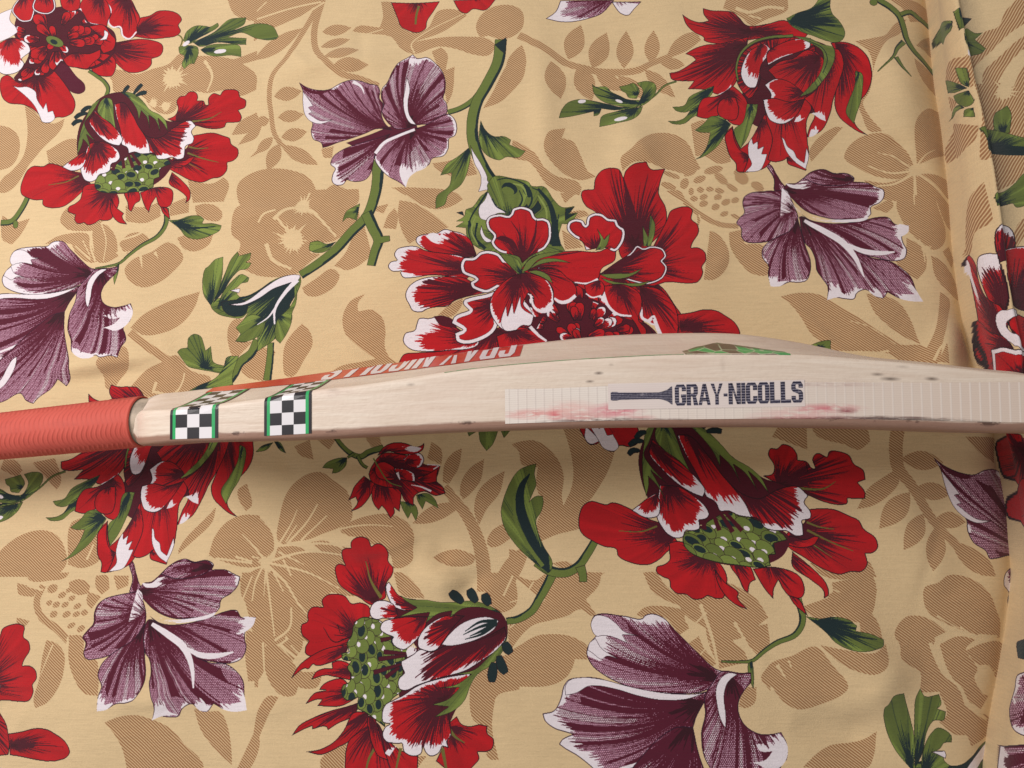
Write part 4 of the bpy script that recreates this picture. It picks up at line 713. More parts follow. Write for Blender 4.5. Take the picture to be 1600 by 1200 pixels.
def cloth(name, im, weave=1.0):
    m = NT(name, 0.88, 0.18); uv = m.uv()
    tx = m.n('TexImage', _image=im, _interpolation='Linear', _extension='REPEAT'); m.l(uv, tx.inputs[0])
    ob = m.obj()
    wx = m.n('TexWave', _wave_type='BANDS', _bands_direction='X', Scale=480.0, Distortion=1.2, Detail=1.0); m.l(ob, wx.inputs[0]); wx.inputs['Detail Scale'].default_value = 3
    wy = m.n('TexWave', _wave_type='BANDS', _bands_direction='Y', Scale=420.0, Distortion=1.6, Detail=1.0); m.l(ob, wy.inputs[0]); wy.inputs['Detail Scale'].default_value = 3
    wv = m.math('ADD', wx.outputs['Fac'], wy.outputs['Fac'])
    slub = m.noise(m.map(ob, (60, 900, 60)), 1.0, 3, 0.6); fib = m.noise(ob, 1150, 3, 0.7); big = m.noise(ob, 14, 4, 0.55)
    t = m.math('MULTIPLY_ADD', wv, 0.0, 0.96); t = m.math('MULTIPLY_ADD', slub, 0.22, t); t = m.math('MULTIPLY_ADD', fib, 0.30, t); t = m.math('MULTIPLY_ADD', big, 0.14, m.math('SUBTRACT', t, 0.30))
    col = m.mix(1.0, tx.outputs[0], m.n('CombineXYZ').outputs[0], 'MULTIPLY')
    comb = [x for x in m.t.nodes if x.bl_idname == 'ShaderNodeCombineXYZ'][0]
    for i in range(3): m.l(t, comb.inputs[i])
    m.color(col)
    h = m.math('ADD', m.math('MULTIPLY', wv, 0.2), m.math('ADD', slub, fib)); wr = m.noise(m.map(ob, (1, 1.6, 1)), 22, 5, 0.58, 0.8); m.bump(m.math('MULTIPLY_ADD', wr, 5.0, h), 0.5*weave, 0.0006)
    m.b.inputs['Sheen Weight'].default_value = 0.15; m.b.inputs['Sheen Roughness'].default_value = 0.6
    return m.m
sheet_mat = cloth('printed_cotton', to_image('sheet_print', g.a))

def ridge(x, y, pts, w, h):                            # soft crease along a polyline given in picture units
    q = to_plane(pts); d = np.full(x.shape, 9.0); fall = np.zeros(x.shape)
    for i, (a, b) in enumerate(zip(q[:-1], q[1:])):
        ab = b-a; t = np.clip(((x-a[0])*ab[0]+(y-a[1])*ab[1])/(ab @ ab), 0, 1)
        e = np.hypot(x-a[0]-t*ab[0], y-a[1]-t*ab[1]); k = e < d; d = np.where(k, e, d); u = (i+t)/(len(q)-1); fall = np.where(k, np.sin(np.pi*np.clip(u, .04, .96)), fall)
    return h*fall*np.exp(-(d/w)**2)
CREASES = [([(60, 585), (150, 570), (260, 552)], .006, .0032), ([(40, 600), (140, 588), (240, 572)], .008, -.0025), ([(400, 120), (520, 95), (640, 80)], .012, .003), ([(760, 860), (690, 905), (640, 880)], .012, .004), ([(660, 845), (740, 905), (700, 960)], .008, -.003),
 ([(1290, 960), (1380, 1050), (1330, 1140)], .016, .006), ([(1230, 1130), (1330, 1150), (1390, 1120)], .012, -.004), ([(1340, 30), (1400, 120), (1440, 260)], .016, .004), ([(1430, 700), (1400, 820), (1500, 930)], .018, .005), ([(840, 30), (850, 170), (850, 320)], .012, .0025),
 ([(150, 1100), (230, 1095), (330, 1080)], .007, .0025), ([(520, 420), (640, 450), (760, 440)], .02, .003), ([(960, 160), (1000, 230), (950, 260)], .014, .003), ([(360, 330), (440, 345), (520, 380)], .012, .003), ([(1500, 480), (1475, 560), (1500, 640)], .012, .005), ([(20, 780), (200, 770), (420, 790)], .012, .003), ([(420, 835), (560, 850), (660, 842)], .010, .0035)]
_r = np.random.default_rng(5); FINE = []
for _ in range(46):                                    # small random wrinkles of a sheet that has been slept on
    p0 = np.array([_r.uniform(-50, 1480), _r.uniform(-50, 1250)]); an = _r.choice([0.1, 1.2, 2.2])+_r.normal(0, .35); L = _r.uniform(60, 190); dv = np.array([math.cos(an), math.sin(an)])*L
    FINE.append(([tuple(p0), tuple(p0+dv*.5+_r.normal(0, 14, 2)), tuple(p0+dv)], _r.uniform(.0026, .0065), _r.choice([-1, 1])*_r.uniform(.0006, .0017)))
def sheet_height(x, y):
    z = np.zeros_like(x)
    for p, w, h in CREASES: z += ridge(x, y, p, w, h*1.5)
    for p, w, h in FINE: z += ridge(x, y, p, w, h)
    z += 0.0022*np.sin(9*x+14*y+1)+0.0014*np.sin(31*x-17*y)+0.0009*np.sin(23*y+47*x+2)+0.0006*np.sin(90*x+37*y)*np.sin(60*y-20*x)
    q = to_plane([(1463, 0), (1475, 130), (1487, 200), (1500, 320), (1508, 400), (1520, 480), (1535, 540), (1565, 650), (1592, 800), (1597, 900), (1578, 1050), (1555, 1200)])
    e = np.interp(y, q[::-1, 1], q[::-1, 0])-x; z -= 0.012*np.exp(-(np.clip(e, 0, 1)/0.011)**1.2)
    bl = to_plane([(260, 690), (450, 688), (600, 681), (790, 673), (950, 668), (1200, 667), (1320, 669), (1420, 672), (1600, 677)])      # cloth swells up against the foot of the bat
    yb = np.interp(x, bl[:, 0], bl[:, 1]); d = y-yb; w = smoothstep(bl[0, 0]-.02, bl[0, 0]+.06, x)
    z += w*(0.0045*np.exp(-((d-0.004)/0.012)**2)+0.0018*np.exp(-((d+0.016)/0.010)**2)*np.sin(70*x+3)*np.sin(23*x+1))
    return z-0.002
nx, ny = 420, 350
xs = np.concatenate([np.linspace(-1.0, X0, 30)[:-1], np.linspace(X0, X1, nx), np.linspace(X1, 0.95, 24)[1:]]); ys = np.concatenate([np.linspace(-0.8, Y0, 24)[:-1], np.linspace(Y0, Y1, ny), np.linspace(Y1, 0.95, 24)[1:]]); nx, ny = len(xs), len(ys)
gx, gy = np.meshgrid(xs, ys); gz = sheet_height(gx, gy)
v = np.stack([gx, gy, gz], -1).reshape(-1, 3); uv = np.stack([(gx-X0)/(X1-X0), (gy-Y0)/(Y1-Y0)], -1).reshape(-1, 2)
sheet = link('bed_sheet', mesh('bed_sheet', v, grid_faces(ny, nx), uv=uv), sheet_mat)
sheet['label'] = 'cream cotton bed sheet printed with red and purple flowers, spread under the cricket bat'; sheet['category'] = 'bed sheet'
PHI_DEG = 9.0
# ================================================================= the cricket bat, standing on one long edge
MM = 0.001
PHI = math.radians(PHI_DEG); _p = to_plane([(200, 655), (1500, 640)], 0.054); _a = _p[1]-_p[0]; _a /= np.hypot(*_a)
A3 = np.array([_a[0], _a[1], 0]); B3 = np.array([-_a[1], _a[0], 0]); Z3 = np.array([0, 0, 1.0])
W3 = math.cos(PHI)*Z3-math.sin(PHI)*B3; T3 = math.cos(PHI)*B3+math.sin(PHI)*Z3
_h = to_plane([(205, 658)], 0.056)[0]; P0 = np.array([_h[0], _h[1], 0.0]); P0[2] = 54*MM*math.cos(PHI)+0.001
def bp(s, w, t):                                        # bat coordinates in mm -> world
    s, w, t = np.broadcast_arrays(np.asarray(s, float), np.asarray(w, float), np.asarray(t, float))
    return P0+(s[..., None]*A3+w[..., None]*W3+t[..., None]*T3)*MM
TR = lambda t: np.array([tuple(map(float, q.split(','))) for q in t.split()])
C_TOP = TR("195,620 222,616 278,613 360,603 450,591 524,580 619,568 700,554 755,547 812,539 880,531 950,524 1000,522 1054,520.5 1110,520 1154,521 1200,527 1266,538 1304,547 1352,558 1450,566 1502,573 1600,583 1700,594")
C_BACK = TR("195,640 222,641 266,639 333,632 413,622 484,609 537,604 570,600 650,588 700,579 755,572 820,566 893,560 950,557 1020,553 1086,551 1200,552 1247,552 1304,556 1352,561 1450,568 1502,575 1600,585 1700,596")
C_CORN = TR("195,690 214,690 271,689 340,685 415,681 489,677 570,673 700,666 790,662 850,660 950,657 1085,655 1200,654 1320,654 1420,656 1500,658 1600,660 1700,663")
C_LOW = TR("195,700 222,697 272,693 340,691 450,689 540,685 600,681 700,676 790,673 950,668 1200,667 1320,669 1420,672 1500,676 1600,677 1700,679")
def solve_t(s, w, curve, lo=-40, hi=90):                # thickness coordinate whose image lies on a traced line
    for _ in range(40):
        m = (lo+hi)/2; q = to_pic(bp(s, w, m))[0]; y = np.interp(q[0], curve[:, 0], curve[:, 1])
        if q[1] > y: lo = m
        else: hi = m
    return (lo+hi)/2
S_END = 545.0
SS = np.concatenate([np.arange(5, 60, 2.5), np.arange(60, S_END-14, 6.0), S_END-np.array([14, 11, 8, 5.5, 3.5, 2, 1, .4, 0])])
def half_width(s): return 54-42*np.exp(-(np.maximum(np.asarray(s, float)-7, 0)/24)**1.5)
WE = half_width(SS); END = np.sqrt(np.clip(1-((SS-(S_END-14))/14).clip(0)**2, 0.03, 1)); 
def smooth1(a, n):
    for _ in range(n): a = np.concatenate([a[:1], (a[:-2]+2*a[1:-1]+a[2:])/4, a[-1:]])
    return a
TF = smooth1(np.array([solve_t(s, w*0.96, C_LOW) for s, w in zip(SS, WE)]), 6)      # face side
TE = smooth1(np.array([solve_t(s, w, C_BACK) for s, w in zip(SS, WE)]), 4)           # back corner of the near edge
TS = smooth1(np.array([solve_t(s, 0, C_TOP) for s in SS]), 4)                        # spine
TS = np.maximum(TS, TE+0.6)
TCN = smooth1(np.array([solve_t(s, w, C_CORN) for s, w in zip(SS, WE)]), 4)          # where the flat edge begins
_k = 1-0.24*np.exp(-((SS-5)/9)**2); _c = (TF+TS)/2; TF, TE, TS, TCN = (_c+(x-_c)*_k for x in (TF, TE, TS, TCN))
TM = (TF+TE)/2
RC = 6.5+7*np.exp(-(SS/16)**2)                                                         # corner rounding
print('edge mm', (TE-TF)[::12].round(1), 'spine', (TS-TF)[::12].round(1), 'pic x', to_pic(bp(SS, WE, TM))[::12, 0].round(0))
def section(i, n_edge=9, n_back=16):
    we, tf, te, ts, r, e = WE[i], TF[i], TE[i], TS[i], min(RC[i], (TE[i]-TF[i])*.48), END[i]
    pts = []
    for u in np.linspace(0, 1, 7): pts.append((u*(we-r), tf-0.9*(1-u*u)))              # face, centre to near corner
    rt = max(TCN[i]-tf, 2.5, 9*math.exp(-((SS[i]-5)/9)**2))
    for a in np.linspace(0, math.pi/2, 6)[1:]: pts.append((we-r+r*math.sin(a)**.8, tf+rt-rt*math.cos(a)))
    r2 = min(2.6+6*math.exp(-(SS[i]/18)**2), (te-tf)*.4)
    for u in np.linspace(0, 1, n_edge)[1:]: pts.append((we, tf+rt+(te-r2-tf-rt)*u))
    for a in np.linspace(0, math.pi/2, 5)[1:]: pts.append((we-r2*(1-math.cos(a)), te-r2+r2*math.sin(a)))
    wb = we-r2
    neck = math.exp(-(SS[i]/30)**2)
    for u in np.linspace(0, 1, n_back)[1:]:
        prof = u**1.25*(1-neck)+math.sin(u*math.pi/2)*neck
        pts.append((wb*(1-u), te+(ts-te)*prof))
    p = np.array(pts); half = len(p)
    c = (tf+ts)/2; p[:, 1] = tm_end(p[:, 1], TM[i], e); p[:, 0] *= (0.55+0.45*e)
    far = p[1:-1][::-1]*[-1, 1]
    return np.vstack([p, far]), half
def tm_end(t, c, e): return c+(t-c)*e
secs = [section(i) for i in range(len(SS))]; HALF = secs[0][1]; SEC = np.array([q[0] for q in secs]); M = SEC.shape[1]
NEAR = SEC[:, :HALF]                                     # near half of every section: face centre -> edge -> spine
v = bp(SS[:, None], SEC[..., 0], SEC[..., 1]).reshape(-1, 3)
f = grid_faces(len(SS), M, True); f.append(tuple(range(M))); f.append(tuple(((len(SS)-1)*M+np.arange(M))[::-1]))
arc = np.zeros((len(SS), M)); d = np.hypot(*np.moveaxis(np.diff(SEC, axis=1), -1, 0)); arc[:, 1:] = np.cumsum(d, 1)
uvb = np.stack([np.repeat(SS[:, None], M, 1)*MM*10, np.where(np.arange(M)[None] < HALF, SEC[..., 1]-TF[:, None], 60+arc)*MM*10], -1).reshape(-1, 2)
bat = bpy.data.objects.new('cricket_bat', None); sc.collection.objects.link(bat); bat.empty_display_size = 0.02
bat.location = P0; bpy.context.view_layer.update(); BI = Matrix.Translation(-Vector(P0))
bat['label'] = 'pale willow cricket bat with coral rubber grip lying on its edge across the printed sheet'; bat['category'] = 'cricket bat'
def part(name, v, f, mats, parent=None, mi=None, uv=None, smooth=True):
    return link(name, mesh(name, np.asarray(v)-P0, f, mi, uv), mats, parent or bat, smooth)

# --- materials
def willow():
    m = NT('willow', 0.46, 0.35); uv = m.uv(); st = m.map(uv, (1, 1, 1))
    g1 = m.noise(m.map(uv, (2.2, 34, 1)), 1.0, 5, 0.62, 0.5); g2 = m.noise(m.map(uv, (7, 190, 1)), 1.0, 3, 0.6); bl = m.noise(m.map(uv, (1.6, 5, 1)), 1.0, 3, 0.5)
    sp = m.noise(m.map(uv, (26, 75, 1)), 1.0, 2, 0.5)
    c = m.ramp(g1, [(0.28, lin((.855, .780, .712))), (0.52, lin((.900, .838, .775))), (0.74, lin((.925, .872, .815)))])
    c = m.mix(m.ramp(g2, [(0.35, 0.22), (0.65, 0.0)]), c, lin((.78, .69, .62)))
    c = m.mix(m.ramp(bl, [(0.45, 0.0), (0.75, 0.5)]), c, lin((.86, .765, .71)))
    c = m.mix(m.ramp(sp, [(0.72, 0.0), (0.80, 0.25)]), c, lin((.62, .52, .47)))
    sx = m.n('SeparateXYZ'); m.l(uv, sx.inputs[0]); S, T = sx.outputs[0], sx.outputs[1]
    for (ks, kt, a, b, k) in KNOTS:                      # pin knots
        e = m.math('SQRT', m.math('ADD', m.math('POWER', m.math('MULTIPLY', m.math('SUBTRACT', S, ks), 1/a), 2.0), m.math('POWER', m.math('MULTIPLY', m.math('SUBTRACT', T, kt), 1/b), 2.0)))
        c = m.mix(m.ramp(e, [(0.0, 0.85*k), (0.35, 0.55*k), (1.0, 0.0)]), c, lin((.25, .15, .12)))
    # bruised, ball-stained arris between edge and face, its shade painted into the brown
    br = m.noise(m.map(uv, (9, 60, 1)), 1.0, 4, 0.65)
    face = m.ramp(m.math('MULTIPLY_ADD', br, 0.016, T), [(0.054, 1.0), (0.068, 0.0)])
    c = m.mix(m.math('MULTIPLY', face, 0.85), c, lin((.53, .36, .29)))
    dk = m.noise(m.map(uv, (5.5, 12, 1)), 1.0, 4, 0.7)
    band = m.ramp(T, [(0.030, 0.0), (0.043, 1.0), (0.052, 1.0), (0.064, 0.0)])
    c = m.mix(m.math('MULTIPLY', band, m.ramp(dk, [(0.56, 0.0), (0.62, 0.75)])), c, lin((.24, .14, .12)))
    gl = m.noise(m.map(uv, (9, 12, 1)), 1.0, 4, 0.65)
    gz = m.math('SUBTRACT', m.math('MULTIPLY_ADD', m.ramp(T, [(.17, 0.0), (.34, 1.0)]), 0.19, 0.022), m.math('MULTIPLY_ADD', gl, -0.05, S)); gz = m.math('ADD', gz, -0.025)
    c = m.mix(m.ramp(m.math('MULTIPLY_ADD', gz, 20.0, 0.5), [(0.4, 0.0), (0.6, 0.85)]), c, m.ramp(gl, [(.3, lin((.56, .53, .49))), (.7, lin((.74, .70, .65)))]))
    # light handling marks
    mk = m.noise(m.map(uv, (3.5, 9, 1), (3, 1, 0)), 1.0, 5, 0.7)
    c = m.mix(m.ramp(mk, [(0.62, 0.0), (0.75, 0.22)]), c, lin((.66, .52, .50)))
    gr = m.noise(m.map(uv, (.9, 46, 1), (7, 3, 0)), 1.0, 2, 0.4, 0.25); c = m.mix(m.ramp(m.math('PINGPONG', m.math('MULTIPLY', gr, 9.0), .5), [(0.0, 0.20), (.10, 0.0)]), c, lin((.70, .58, .49)))   # growth lines
    dn = m.noise(m.map(uv, (30, 40, 1)), 1.0, 2, 0.5)
    m.color(c); m.l(m.math('MULTIPLY_ADD', mk, 0.25, 0.32), m.b.inputs['Roughness'])
    m.bump(m.math('ADD', m.math('MULTIPLY', dn, 1.5), m.math('ADD', g2, m.math('MULTIPLY', g1, 0.6))), 0.22, 0.0006); return m.m
def pic_to_st(x, y):                                     # picture point on the near edge -> bat s, t (mm)
    lo, hi = 0.0, S_END-15
    for _ in range(40):
        m = (lo+hi)/2; w = half_width(m); t = np.interp(m, SS, TM)
        if to_pic(bp(m, w, t))[0, 0] < x: lo = m
        else: hi = m
    s = (lo+hi)/2; w = half_width(s); a, b = -30.0, 80.0
    for _ in range(40):
        m = (a+b)/2
        if to_pic(bp(s, w, m))[0, 1] > y: a = m
        else: b = m
    return s, (a+b)/2
KNOTS = []
for (x, y, a, b, k) in ((936, 583, .030, .012, 1), (922, 596, .028, .010, .9), (956, 570, .018, .010, .35), (1372, 585, .040, .011, .8), (1392, 592, .060, .013, 1), (1457, 592, .042, .013, 1), (642, 601, .03, .012, .5), (520, 610, .05, .012, .35), (1412, 573, .04, .01, .35), (940, 622, .02, .02, .3), (1130, 570, .02, .05, .15)):
    s, t = pic_to_st(x, y); KNOTS.append((s*.01, (t-np.interp(s, SS, TF))*.01, a, b, k))
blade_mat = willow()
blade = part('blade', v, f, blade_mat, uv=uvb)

# --- thin skins that follow the blade
def sec_at(s):
    i = np.clip(np.searchsorted(SS, s)-1, 0, len(SS)-2); k = (s-SS[i])/(SS[i+1]-SS[i]); return NEAR[i]*(1-k)+NEAR[i+1]*k
def skin_pt(s, q, off):                                  # q: arc length (mm) from the face/edge corner along edge then back
    p = sec_at(s)[11:]; p = np.vstack([p, p[::-1][1:]*[-1, 1]]); d = np.concatenate([[0], np.cumsum(np.hypot(*np.diff(p, axis=0).T))])
    w = np.interp(q, d, p[:, 0]); t = np.interp(q, d, p[:, 1]); e = 0.6
    dw = np.interp(q+e, d, p[:, 0])-np.interp(q-e, d, p[:, 0]); dt = np.interp(q+e, d, p[:, 1])-np.interp(q-e, d, p[:, 1]); L = math.hypot(dw, dt)+1e-9
    return bp(s, w+off*dt/L, t-off*dw/L)
def arc_len(s): p = sec_at(s)[11:]; return np.concatenate([[0], np.cumsum(np.hypot(*np.diff(p, axis=0).T))])[-1]
def edge_q(s, t):                                        # arc position of thickness t on the edge
    p = sec_at(s)[11:]; d = np.concatenate([[0], np.cumsum(np.hypot(*np.diff(p, axis=0).T))]); k = int(np.argmax(p[:, 1])); return np.interp(t, p[:11, 1], d[:11])
def back_q(s, curve):                                    # arc position on the back whose image lies on a traced line
    L = arc_len(s); lo, hi = edge_q(s, np.interp(s, SS, TE)-3), L
    qs = np.linspace(lo, hi, 60); P = np.array([skin_pt(s, q, 0) for q in qs]).reshape(-1, 3); pic = to_pic(P)
    y = np.interp(pic[:, 0], curve[:, 0], curve[:, 1]); k = np.nonzero(pic[:, 1] <= y)[0]
    return qs[k[0]] if len(k) else L
def skin(name, s0, s1, qa, qb, mats, off=0.22, ds=3.0, nq=14, parent=None, frac=False):
    ss = np.linspace(s0, s1, max(3, int((s1-s0)/ds)+1)); P = []; U = []
    for s in ss:
        a, b = qa(s), qb(s)
        for q in np.linspace(a, b, nq): P.append(skin_pt(s, q, off)); U.append((s*.01, (q-a)/(b-a) if frac else (q-a)*.01))
    return part(name, np.array(P).reshape(-1, 3), grid_faces(len(ss), nq), mats, parent, uv=U)
def flat(name, c, rough=0.4, spec=0.4, grain=0.06):
    m = NT(name, rough, spec); n = m.noise(m.obj(), 700, 3, 0.6); m.color(m.mix(m.math('MULTIPLY', n, grain*2), lin(c), tuple(x*0.6 for x in lin(c)))); m.bump(n, 0.05, 0.0003); return m.m
ink_black = flat('sticker_black', (.135, .125, .15), .32, .5); ink_white = flat('sticker_white', (.90, .885, .90), .32, .5); ink_green = flat('sticker_green', (.16, .66, .38), .32, .5)
s_of = lambda x, y=650: pic_to_st(x, y)[0]

# --- two chequered bands wrapped over the shoulder
C_RED = TR("240,627 300,616 360,611 440,603 520,594 600,584 700,571 760,563 822,556 900,549")
def cheque(xa, xb, phase):
    sa, sb = s_of(xa), s_of(xb); L = sb-sa
    cols = np.array([0, .06, .125, .375, .625, .875, .94, 1.0])*L+sa; sq = L*.25
    sm = (sa+sb)/2; qe = back_q(sm, C_RED); rows = [-.2]+[phase*sq+k*sq for k in range(12)]; rows = [r for r in rows if r < qe-.5]+[qe]
    P, F, MI, idx = [], [], [], {}
    SUB = 3
    def vid(s, q, k):
        key = (round(s, 4), round(q, 4), k)
        if key not in idx: idx[key] = len(P); P.append(skin_pt(s, max(q, -.2), .30 if k != 'e' else .0))
        return idx[key]
    for r in range(len(rows)-1):
        for c in range(7):
            mat = 0 if c in (0, 6) else 2 if c in (1, 5) else (0 if (r+c) % 2 else 1)
            qq = np.linspace(rows[r], rows[r+1], SUB+1)
            for j in range(SUB):
                F.append((vid(cols[c], qq[j], 0), vid(cols[c+1], qq[j], 0), vid(cols[c+1], qq[j+1], 0), vid(cols[c], qq[j+1], 0))); MI.append(mat)
    return part('chequered_band', np.array(P).reshape(-1, 3), F, [ink_black, ink_white, ink_green], mi=MI, smooth=False)
cheque(266, 341, .85); cheque(413, 487, .80)

# --- red maker's sticker on the back with reversed white lettering
def red_mat():
    m = NT('red_sticker', 0.28, 0.5); uv = m.uv(); sx = m.n('SeparateXYZ'); m.l(uv, sx.inputs[0])
    n = m.noise(m.map(uv, (3, 14, 1)), 1.0, 4, 0.6); w = m.noise(m.map(uv, (1.2, 5, 1)), 1.0, 2, .5)
    c = m.mix(m.ramp(n, [(.35, 0.0), (.7, .5)]), lin((.76, .18, .14)), lin((.85, .36, .26)))
    c = m.mix(m.ramp(sx.outputs[0], [(.35, .8), (1.6, 0.0)]), c, lin((.86, .36, .25)))
    m.color(c); m.bump(n, .06, .0004); return m.m
sR0, sR1 = s_of(262), s_of(806)
def red_q0(s):
    x = to_pic(bp(s, 20, np.interp(s, SS, TS)))[0, 0]; return back_q(s, C_RED)
red = skin('back_sticker', sR0, sR1, red_q0, lambda s: 2*arc_len(s)-red_q0(s), red_mat(), off=.25, ds=5, nq=21)

GLY = {   # block capitals: polygons in a unit box, x right, y up
'G': [[(.18,0),(.82,0),(1,.16),(1,.53),(.55,.53),(.55,.37),(.63,.37),(.63,.14),(.39,.14),(.37,.18),(.37,.82),(.39,.86),(.61,.86),(.63,.82),(.63,.68),(1,.68),(1,.84),(.82,1),(.18,1),(0,.84),(0,.16)]],
'R': [[(0,0),(.37,0),(.37,1),(0,1)],[(.37,.86),(.59,.86),(.63,.82),(.63,.60),(.59,.56),(.37,.56),(.37,.42),(.84,.42),(1,.56),(1,.86),(.84,1),(.37,1)],[(.52,.42),(.63,0),(1.02,0),(.82,.42)]],
'A': [[(0,0),(.27,0),(.62,1),(.36,1)],[(.74,0),(1.0,0),(.64,1),(.40,1)],[(.24,.18),(.78,.18),(.74,.34),(.28,.34)]],
'Y': [[(.36,0),(.66,0),(.66,.48),(.36,.48)],[(.36,.46),(.52,.46),(.28,1),(-.02,1)],[(.50,.46),(.66,.46),(1.02,1),(.74,1)]],
'-': [[(.1,.38),(.9,.38),(.9,.52),(.1,.52)]],
'N': [[(0,0),(.33,0),(.33,1),(0,1)],[(.67,0),(1,0),(1,1),(.67,1)],[(.33,1),(.16,1),(.67,0),(.84,0)]],
'I': [[(0,0),(1,0),(1,1),(0,1)]],
'C': [[(.18,0),(.82,0),(1,.16),(1,.36),(.63,.36),(.63,.18),(.59,.14),(.41,.14),(.37,.18),(.37,.82),(.41,.86),(.59,.86),(.63,.82),(.63,.64),(1,.64),(1,.84),(.82,1),(.18,1),(0,.84),(0,.16)]],
'O': [[(.18,0),(.82,0),(1,.16),(1,.5),(.63,.5),(.63,.18),(.59,.14),(.41,.14),(.37,.18),(.37,.5),(0,.5),(0,.16)],[(.18,1),(.82,1),(1,.84),(1,.5),(.63,.5),(.63,.82),(.59,.86),(.41,.86),(.37,.82),(.37,.5),(0,.5),(0,.84)]],
'L': [[(0,0),(1,0),(1,.16),(.44,.16),(.44,1),(0,1)]],
'S': [[(.18,0),(.82,0),(1,.16),(1,.46),(.86,.58),(.41,.66),(.37,.70),(.37,.82),(.41,.86),(.59,.86),(.63,.82),(.63,.70),(1,.70),(1,.84),(.82,1),(.18,1),(0,.84),(0,.62),(.14,.52),(.59,.42),(.63,.38),(.63,.18),(.59,.14),(.41,.14),(.37,.18),(.37,.32),(0,.32),(0,.16)]]}
WID = {'I': .34, '-': .42, 'L': .88, 'N': 1.08, 'A': 1.06, 'Y': 1.02}
def lettering(name, word, place, mat, gap=.12, parent=None, cut=4):
    x = 0; lay = []
    for ch in word: w = WID.get(ch, 1.0); lay.append((ch, x, w)); x += w+gap
    tot = x-gap; obs = []
    for ch, x0, w in lay:
        bm = bmesh.new()
        for poly in GLY[ch]:
            vs = [bm.verts.new(((x0+px*w)/tot, py, 0)) for px, py in poly]; bm.faces.new(vs)
        bm.normal_update(); bmesh.ops.triangulate(bm, faces=bm.faces[:])
        for _ in range(2):
            bmesh.ops.subdivide_edges(bm, edges=[e for e in bm.edges if abs(e.verts[0].co.y-e.verts[1].co.y) > .12 or abs(e.verts[0].co.x-e.verts[1].co.x) > .02], cuts=1)
        bmesh.ops.triangulate(bm, faces=bm.faces[:])
        V = np.array([q.co[:] for q in bm.verts]); F = [tuple(q.index for q in t.verts) for t in bm.faces] if not bm.verts.index_update() else []
        bm.free()
        obs.append(part('letter', np.array([place(a, b) for a, b, _ in V]).reshape(-1, 3), F, mat, parent, smooth=False, uv=V[:, :2]))
    return obs
sa, sb = s_of(795), s_of(462)
def place_back(u, vv):                                   # read from the far side: starts at the toe end, tops towards the near edge
    s = sa+(sb-sa)*u; a = red_q0(s); L = arc_len(s); return skin_pt(s, a+1.6+2*(L-a-1.6)*(1-vv), .42)
lettering('letter', 'GRAY-NICOLLS', place_back, flat('sticker_print_white', (.90, .87, .88), .3, .5), .14, red)

